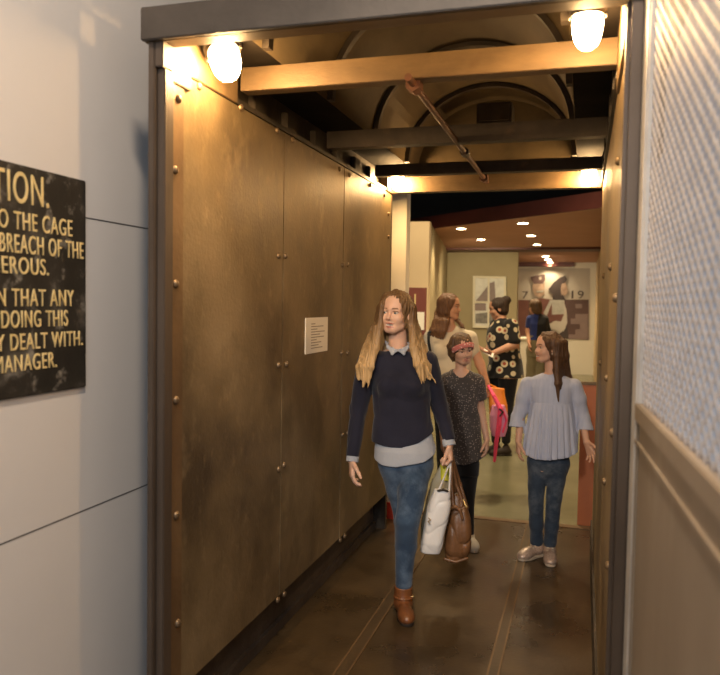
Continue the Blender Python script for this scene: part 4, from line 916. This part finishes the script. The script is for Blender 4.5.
# ---------------------------------------------------------------- 4. woman in the cream top behind
def woman_cream():
    fr = Frame(449, 6.3); J, row = fr.J, fr.row
    hd = Head(J(449.5, 307.5), 72, 0, 0, .92); nb = J(449, 327)
    shL, elL, wrL = J(431, 337), J(427, 364), J(432, 388, .12); shR, elR, wrR = J(470, 338), J(480, 364, .0), J(487.5, 386, .06)
    hA, kA, aA = J(458, 395), J(456, 428), J(456, 470); hB, kB, aB = J(442, 395), J(443, 428), J(443, 470)
    T = [row(326, 440, 459, .055), row(331, 431, 469, .075), row(340, 427, 473, .1), row(352, 428, 472, .12), row(370, 430, 471, .11), row(392, 427, 474, .125)]
    inner = loft([(z, x, y, rx-.014, ry-.014) for z, x, y, rx, ry in T]+[(J(450, 400)[2], J(450, 400)[0], 0, .15, .1)])
    hl = hand(wrL, (.8, -.4, -.2), (0, .3, -1), (0, -.6, 1), .92, .6); hr = hand(wrR, (.1, -.1, -1), (-1, .1, 0), (0, -1, 0), .92, (1.1, 1.15, 1.2, 1.2), .02)
    legs = chain([hA, kA, aA], [.085, .055, .038])+chain([hB, kB, aB], [.085, .055, .038])
    body = Uni(.012, [Uni(.02, [hd.shape(), hd.neck(nb, .055), inner]+chain([shL, elL, wrL], [.046, .04, .026])+chain([shR, elR, wrR], [.046, .04, .026])), hl, hr, Uni(.01, legs)])
    o = mesh(body, .006, 'person', SK3, None, hd.pick()); put(o, fr, 'woman in cream top with long auburn hair in profile, behind the two in front')
    hd.eyes(o, M['iris_brown'])
    tp = Uni(.03, [loft(T), el(J(441, 350, .09), (.075, .06, .075)), el(J(460, 350, .09), (.075, .06, .075))]+chain([shL, J(428, 356)], [.062, .056])+chain([shR, J(474, 351)], [.06, .052])); tp = wrinkle(tp, .005, 61, 14, 40)
    tp = Sub(tp, rc(nb-[0, .02, .02], hd.c, .06, .07), .005); mesh(tp, .0065, 'top', M['cream_top'], o)
    tr = Uni(.015, [loft([(J(450, 405)[2], J(450, 400)[0], 0, .165, .12), (J(450, 385)[2], J(450, 385)[0], 0, .165, .115)])]+chain([hA, kA, aA], [.095, .066, .05])+chain([hB, kB, aB], [.095, .066, .05])); mesh(tr, .0075, 'trousers', M['tights'], o)
    for a in (aA, aB):
        up, sole, w, B = shoe(np.array([a[0], a[1], .08]), 20, .24, .042); so = mesh(up, .006, 'shoe', M['sole'], o); mesh(sole, .006, 'sole', M['lamp_base'], so)
    W = hd.w
    def fall(s): return [W((.05-.06*s, -.02-.04*s, .11)), W((.082-.02*s, -.03-.075*s, .03)), W((.082-.02*s, -.045-.085*s, -.06)), J(444.5-8*s, 322, .09-.06*s), J(442-10*s, 331, .1-.05*s), J(441-13*s, 339-4*s, .1-.05*s)], [.016, .028, .03, .03, .026, .006]
    def front(s): return [W((.09, .015-.04*s, .06)), W((.092, .0-.03*s, -.02)), J(450+2*s, 318, .1), J(455+4*s, 325+s, .11), J(458+6*s, 330-3*s, .11)], [.012, .016, .015, .013, .003]
    ha = Uni(.015, [hd.hair_cap(.014, .066)]+lockset(7, lambda s: fall(s*1.15-.15))+chain([W((-.07, .0, .03)), W((-.08, .0, -.05)), J(458, 321, .0), J(462, 326, .05), J(465, 329, .08)], [.014, .015, .017, .015, .004])); mesh(strands(ha, .003, 300), .0055, 'hair', M['h_auburn'], o)
    # shoulder bag worn on her far side
    g = thing('shoulder_bag', 'black shoulder bag strap crossing the cream top of the woman behind', 'bag', Vector(toworld(fr, J(430, 350, .14))))
    def strapped(nm, pts, r, m=M['tights']):
        bm = tube(BM(), [Vector(toworld(fr, p)) for p in pts], r, 8); obj(nm, bm, m, g, smooth=True)
    strapped('strap', [J(434, 329.5, .03), J(428.5, 333, .10), J(428.5, 342, .155), J(431, 355, .165), J(430, 380, .17)], .012)
    bm = BM(); q = toworld(fr, J(430, 392, .2)); box(bm, (q[0]-.12, q[1]-.04, q[2]-.1), (q[0]+.12, q[1]+.04, q[2]+.1)); obj('pouch', bm, M['tights'], g, bevel=.02)
    return fr, o
frC, _ = woman_cream()
# ---------------------------------------------------------------- 5. woman in the flowered dress
def woman_dress():
    fr = Frame(504, 8.0); J, row = fr.J, fr.row
    hd = Head(J(498, 308.8), -82, -14, 0, .92); nb = J(501, 321)
    shN, elN, wrN = J(511, 326, .14), J(514.5, 344.5, .18), J(493.5, 353, .22); shF, elF, wrF = J(497, 326, -.14), J(492, 343, -.12), J(487, 350, -.02)
    hA, kA, aA = J(508, 378, .05), J(506, 410, .05), J(506, 440, .05); hB, kB, aB = J(496, 378, -.05), J(496, 410, -.03), J(496, 440, -.05)
    T = [row(318, 496, 507, .07), row(322, 492, 512, .13), row(330, 487, 518, .18), row(340, 486, 520, .19), row(352, 489, 520, .18), row(362, 488.5, 522.5, .2), row(377, 486.5, 524.5, .22)]
    inner = loft([(z, x, y, rx-.02, ry-.02) for z, x, y, rx, ry in T])
    hn = hand(wrN, (-1, -.1, .05), (.1, .3, 1), (0, -.8, .6), .92, .5); hf = hand(wrF, (-.9, .3, .1), (0, .1, 1), (0, -.8, .6), .92, .5)
    legs = chain([hA, kA, aA], [.09, .06, .038])+chain([hB, kB, aB], [.09, .06, .038])
    body = Uni(.012, [Uni(.02, [hd.shape(), hd.neck(nb, .06), inner]+chain([shN, elN, wrN], [.055, .045, .028])+chain([shF, elF, wrF], [.055, .045, .028])), hn, hf, Uni(.01, legs)])
    o = mesh(body, .0075, 'person', SK3, None, hd.pick()); put(o, fr, 'woman in black flower-print dress with dark hair in a bun, reading a leaflet')
    dr = Uni(.03, [loft(T), rc(shN, shN*.25+elN*.75, .08, .072), rc(shF, shF*.25+elF*.75, .08, .07)]); dr = wrinkle(dr, .008, 71, 10, 30, (1, 1, .4)); dr = Sub(dr, Uni(.01, [rc(nb-[.05, 0, .05], hd.c, .06, .08)]), .005)
    mesh(dr, .0075, 'dress', M['dress'], o)
    mesh(Uni(.015, chain([hA, kA, aA], [.105, .07, .048])+chain([hB, kB, aB], [.105, .07, .048])), .0085, 'leggings', M['tights'], o)
    for a in (aA, aB):
        up, sole, w, B = shoe(np.array([a[0], a[1], .08]), -75, .24, .042); so = mesh(up, .007, 'shoe', M['sole'], o); mesh(sole, .007, 'sole', M['lamp_base'], so)
    W = hd.w; ha = Uni(.015, [hd.hair_cap(.01, .058), el(W((0, -.115, .075)), (.05, .045, .045)), rc(W((0, -.08, .02)), W((0, -.10, .07)), .05, .045)]); mesh(strands(ha, .003, 260), .006, 'hair', M['h_dark'], o)
    t = thing('leaflet', 'open white leaflet with a red picture held by the woman in the flowered dress', 'leaflet', Vector(toworld(fr, J(488, 353, .24))))
    a, b, c_, d_ = (toworld(fr, J(*q)) for q in ((484, 348.5, .20), (494, 353.5, .26), (493, 357.5, .30), (483, 352.5, .24)))
    n = np.cross(b-a, d_-a); n = n/np.linalg.norm(n)*.006
    obj('pages', prism(BM(), [a, b, c_, d_], n), M['paper'], t)
    mid = (a+b+c_+d_)/4; n2 = n*1.15 if n[2] > 0 else -n*.15; obj('picture', prism(BM(), [mid+(q-mid)*np.array([.6, .6, .55])-(n*.05 if n[2] < 0 else -n*.0) for q in (a, b, c_, d_)], n*1.1), M['maroon'], t)
    return fr, o
woman_dress()
# ---------------------------------------------------------------- 6. far visitor in blue
def far_visitor():
    fr = Frame(536, 11.); J, row = fr.J, fr.row
    hd = Head(J(535, 307.3), -140, -5, 0, .92); nb = J(536, 315.5)
    shL, elL, wrL = J(530.5, 319), J(528, 331), J(529, 342, .1); shR, elR, wrR = J(544, 319), J(547, 331), J(545.5, 343, .1)
    hA, kA, aA = J(541, 350), J(540, 376), J(540, 406); hB, kB, aB = J(532.5, 350), J(531, 376), J(531, 406)
    T = [row(314, 533, 539, .06), row(317, 530, 545, .09), row(324, 529, 546, .12), row(334, 529, 546, .12), row(340, 528.5, 546, .13)]
    inner = loft([(z, x, y, rx-.014, ry-.014) for z, x, y, rx, ry in T]+[(J(536, 352)[2], J(537, 352)[0], 0, .11, .09)])
    body = Uni(.012, [Uni(.02, [hd.shape(), hd.neck(nb, .05), inner]+chain([shL, elL, wrL], [.044, .036, .025])+chain([shR, elR, wrR], [.044, .036, .025])), hand(wrL, (0, -.2, -1), (1, 0, 0), (0, -1, 0), .9), hand(wrR, (0, -.2, -1), (-1, 0, 0), (0, -1, 0), .9), Uni(.01, chain([hA, kA, aA], [.08, .055, .036])+chain([hB, kB, aB], [.08, .055, .036]))])
    o = mesh(body, .008, 'person', SK3, None, hd.pick()); put(o, fr, 'visitor in blue top and olive trousers facing away, far off before the mural')
    tp = Uni(.02, [loft(T)]+chain([shL, J(529, 326)], [.058, .052])); mesh(wrinkle(tp, .005, 81), .008, 'top', M['blue_top'], o)
    ve = Uni(.02, [grow(cut(loft([(z, x+.03, y, rx, ry) for z, x, y, rx, ry in T]), (-1, .35, 0), J(540.5, 325)), .008)]+chain([shR, elR, J(546.5, 334, .03)], [.06, .054, .045])); mesh(wrinkle(ve, .004, 82), .008, 'cardigan', M['tights'], o)
    tr = Uni(.02, [loft([(J(537, 356)[2], J(536.5, 356)[0], 0, .135, .12), (J(537, 335)[2], J(537, 335)[0], 0, .12, .12)])]+chain([hA, kA, aA], [.09, .07, .055])+chain([hB, kB, aB], [.09, .07, .055])); mesh(wrinkle(tr, .005, 83), .0085, 'trousers', M['olive_trouser'], o)
    for a in (aA, aB):
        up, sole, w, B = shoe(np.array([a[0], a[1], .08]), 170, .25, .043); so = mesh(up, .008, 'shoe', M['sole'], o); mesh(sole, .008, 'sole', M['lamp_base'], so)
    mesh(strands(Uni(.015, [hd.hair_cap(.012, .06), el(hd.w((0, -.06, -.05)), (.07, .05, .07))]), .003, 260), .0075, 'hair', M['h_mid'], o)
far_visitor()
# ---------------------------------------------------------------- things being carried
M['white_bag'] = mat('white_plastic', [(.58, .57, .56), (.66, .65, .64)], 6, .4, 0, .1, bscale=30); M['cream_bag'] = mat('cream_plastic', [(.36, .31, .2), (.44, .38, .25)], 6, .45); M['lime'] = mat('lime_print', [(.62, .58, .03)], 6, .45)
M['leather'] = overlay(mat('brown_leather', [(.10, .045, .017), (.19, .09, .037)], 8, .4, 0, .25, bscale=70), (.05, .02, .01), 10, .58, .75, amount=.6)
M['bag_orange'] = mat('orange_plastic', [(.72, .2, .015), (.8, .27, .03)], 8, .4); M['lilac'] = mat('lilac_fabric', [(.62, .24, .42), (.7, .3, .48)], 8, .7); M['hotpink'] = mat('hot_pink', [(.85, .07, .18)], 8, .6)
def carried(name, fr, label, cat):
    o = bpy.data.objects.new(name, None); C.objects.link(o); o.empty_display_size = .05; o.location = Vector(fr.b); o.rotation_euler = (0, 0, fr.a); return props(o, label, cat)
J, row = frN.J, frN.row; V = .03
grip = gripN+np.array([.012, -.01, -.088])
t = carried('carrier_bag', frN, 'crumpled white plastic carrier bag hanging in front of the brown handbag', 'bag')
R_ = [row(554, 418.5, 441.5, .05, V+.06), row(542, 420, 445, .062, V+.06), row(520, 425, 448.5, .06, V+.06), row(503, 429.5, 451.5, .045, V+.06), row(489, 433, 452, .022, V+.06)]
bg = loft(R_, 3.2); bg = wrinkle(bg, .010, 91, 14, 34); bg = crease(crease(bg, .007, 93, 12, 26, (1, 1, .5)), .004, 92, 30, 60); bh = [J(x, y, V) for x, y in ((415, 546), (420, 548.5), (440, 552.5), (445, 553))]
bg = hemz(bg, [q[0] for q in bh], [q[2] for q in bh])
m_ = mesh(bg, .004, 'bag_body', M['white_bag'], t)
mesh(Uni(.004, chain([J(438, 492, V+.06), J(444, 478, V+.04), grip, J(449, 493, V+.06)], [.006, .005, .005, .006])), .003, 'handle', M['white_bag'], t)
mesh(Uni(.003, chain([J(438, 490.8, V+.085), J(443, 489.6, V+.088), J(447.5, 491, V+.085)], [.006, .006, .006])), .003, 'bag_mouth', M['lamp_base'], t)
q = J(429.3, 521.5, V+.118); mesh(Uni(.002, chain([q+[-.004, 0, .018], q+[.006, 0, .008], q+[-.006, 0, .0], q+[.004, 0, -.012]], [.003]*4)), .002, 'printed_mark', M['ink'], t)
t = carried('carrier_bag', frN, 'cream carrier bag with a lime yellow corner behind the white plastic bag', 'bag')
R_ = [row(545, 421, 440, .035, -.06), row(520, 421, 446, .045, -.06), row(500, 425.5, 448, .04, -.06), row(480, 431, 449.5, .03, -.05), row(464, 439.5, 447, .012, -.04)]
cb = wrinkle(loft(R_, 3), .006, 95, 14, 40); m_ = mesh(cb, .004, 'bag_body', M['cream_bag'], t)
mesh(wrinkle(Mod(loft([row(478.5, 440, 449.8, .033, -.05), row(464.5, 440, 448.5, .015, -.04)], 3), lambda P, d: d-.003, .003), .004, 95, 14, 40), .0035, 'printed_corner', M['lime'], t)
mesh(Uni(.004, chain([J(441, 463.5, -.035), grip+[-.01, .02, 0], J(448.5, 467, -.035)], [.006, .006, .006])), .003, 'handle', M['lamp_base'], t)
t = carried('handbag', frN, 'slouchy brown leather handbag carried by two handles in the front woman\'s hand', 'bag')
V2 = -.0
R_ = [row(561.5, 447, 465, .06, V2), row(558, 445, 468, .075, V2), row(548, 443.5, 470, .085, V2), row(532, 445, 470.3, .08, V2), row(517, 447.5, 469.8, .068, V2), row(504, 449.5, 467, .05, V2), row(493, 451.5, 463, .025, V2)]
hb = loft(R_, 2.6); hb = crease(crease(wrinkle(hb, .012, 101, 12, 30, (1, 1, .6)), .010, 103, 10, 24, (1, 1, .5)), .007, 104, 25, 50); hb = Sub(hb, el(J(455.5, 512.5, V2+.075), (.030, .035, .022)), .015)
m_ = mesh(hb, .004, 'bag_body', M['leather'], t)
for sx, pts in ((0, [(453.5, 507, .062), (451.5, 485, .04), None, (456.5, 485, .0), (463, 503, .02)]), (1, [(456, 503, -.05), (454, 483, -.02), None, (460, 484, -.03), (467, 508, .0)])):
    pp_ = [grip+np.array([.004+.006*sx, .012*sx, .006]) if p is None else J(p[0], p[1], p[2]) for p in pts]
    mesh(Uni(.006, chain(pp_, [.010, .0085, .008, .0085, .010])), .003, 'handle', M['leather'], t)
mesh(Uni(.004, chain([J(450, 508.5, .066), J(455, 506.5, .078), J(460, 510, .08), J(462.5, 519, .085)], [.008, .009, .009, .007])), .003, 'flap_edge', M['leather'], t)
mesh(Uni(.003, chain([J(463.5, 500, .035), J(466.5, 507, .055)], [.006, .006])), .0025, 'ring', M['brass'], t)
mesh(Uni(.004, chain([J(445, 559, .07), J(456, 562, .08), J(467, 558.5, .07)], [.008, .008, .008])), .0035, 'base_piping', M['leather'], t)
J, row = frC.J, frC.row
t = carried('orange_bag', frC, 'orange plastic bag held by the woman in the cream top', 'bag')
ob = loft([row(418, 489.5, 507, .06, .05), row(405, 489, 507.5, .065, .05), row(388, 488.5, 505.5, .03, .05)], 3); mesh(wrinkle(ob, .008, 111, 12, 30), .006, 'bag_body', M['bag_orange'], t)
mesh(Uni(.004, chain([J(491, 390, .05), J(489, 384, .06), J(499, 389, .05)], [.008]*3)), .004, 'handle', M['bag_orange'], t)
t = carried('pink_backpack', frC, 'small lilac and pink child\'s backpack hanging by its strap below the orange bag', 'bag')
pk = loft([row(436, 492, 505, .05, .16), row(428, 490, 507.5, .065, .16), row(415, 489.5, 508, .065, .16), row(405, 492, 504.5, .045, .16)], 2.4); mesh(wrinkle(pk, .004, 112, 14, 30), .006, 'bag_body', M['lilac'], t)
mesh(Uni(.006, chain([J(488.5, 386, .1), J(494, 396, .2), J(500.5, 409, .245), J(499, 425, .24), J(496.5, 441, .22), J(494.5, 461, .2)], [.012, .016, .02, .02, .018, .012])), .005, 'strap', M['hotpink'], t)
mesh(Uni(.006, chain([J(503, 411, .235), J(506.5, 420, .225), J(503, 432, .225)], [.009]*3)), .005, 'strap', M['hotpink'], t)
mesh(Uni(.004, chain([J(499.5, 409, .27), J(503, 412, .265), J(500, 416, .27)], [.007]*3)), .004, 'clip', M['lamp_base'], t)
# ================================================================== LIGHT AND CAMERA
def light(name, typ, loc, energy, col, size=.2, rot=None, **k):
    l = bpy.data.lights.new(name, typ); l.energy = energy; l.color = col
    if typ == 'AREA': l.size = size
    elif typ in ('POINT', 'SPOT'): l.shadow_soft_size = size
    for a, v in k.items(): setattr(l, a, v)
    o = bpy.data.objects.new(name, l); C.objects.link(o); o.location = loc
    if rot is not None: o.rotation_euler = rot
    return o
# front room: one ceiling light before the cage mouth, and daylight from behind
light('front_room_light', 'AREA', (-.25, .57, 4.0), 105, (1, .80, .60), .25)
light('front_room_light', 'AREA', (.6, -2.0, 3.2), 60, (.72, .84, 1), 1.2, (math.radians(58), 0, math.radians(16)))  # unseen bluish area lamp standing in for the daylight
light('people_fill', 'SPOT', (-.45, -1.6, 3.1), 440, (1, .9, .78), .12, (Vector((-.62, 4.1, .95))-Vector((-.45, -1.6, 3.1))).to_track_quat('-Z', 'Y').to_euler(), spot_size=.42, spot_blend=.7)  # added fill from behind the camera, brightens the people in the cage
for q in DLP:
    light('downlight_beam', 'SPOT', (q[0], q[1], 2.575), 95, (1, .76, .45), .05, (0, 0, 0), spot_size=2.3, spot_blend=.8)
for x, y in ((-1.6, 6.6), (-.5, 7.0)):
    light('gallery_fill', 'SPOT', (x, y, 3.9), 240, (1, .78, .48), .08, (0, 0, 0), spot_size=1.9, spot_blend=.8)  # added unseen spots, fill light for the near end of the gallery
light('mural_fill', 'SPOT', (-.8, 15.2, 2.55), 50, (1, .85, .62), .15, (math.radians(62), 0, 0), spot_size=2.2, spot_blend=.8)  # added unseen fill spot for the mural wall
def aim(name, a, b, e, col, size): light(name, 'SPOT', a, e, col, .08, (Vector(b)-Vector(a)).to_track_quat('-Z', 'Y').to_euler(), spot_size=size, spot_blend=.8)
aim('wall_fill', (-1.2, 6.9, 3.9), (-2.4, 9, 1.7), 420, (1, .78, .48), .9)  # added unseen fill spot to brighten the cream wall
aim('wall_fill', (-1.7, 10.9, 2.45), (-1.85, 14, 1.3), 200, (1, .82, .52), 1.25)  # added fill spot to brighten the olive back wall
light('void_fill', 'POINT', (-1.6, 7.4, 3.7), 9, (1, .8, .55), .1)  # added weak fill so the void is not pure black
w = bpy.data.worlds.new('world'); bpy.context.scene.world = w; w.use_nodes = True
w.node_tree.nodes['Background'].inputs[0].default_value = (.70, .83, 1, 1); w.node_tree.nodes['Background'].inputs[1].default_value = .29
cd = bpy.data.cameras.new('camera'); co = bpy.data.objects.new('camera', cd); C.objects.link(co)
cd.sensor_width = 36; cd.lens = FPX*36/720; cd.sensor_fit = 'HORIZONTAL'; cd.clip_start = .05
mw = Matrix(((_R[0], _U[0], -_F[0], 0), (_R[1], _U[1], -_F[1], 0), (_R[2], _U[2], -_F[2], CAMH), (0, 0, 0, 1)))
co.matrix_world = mw
cd.dof.use_dof = True; cd.dof.focus_distance = 3.9; cd.dof.aperture_fstop = 3.2
s = bpy.context.scene; s.camera = co
s.view_settings.view_transform = 'Standard'; s.view_settings.look = 'None'; s.view_settings.gamma = 1; s.view_settings.exposure = 0; s.view_settings.use_curve_mapping = False
s.cycles.use_denoising = True; s.cycles.max_bounces = 8
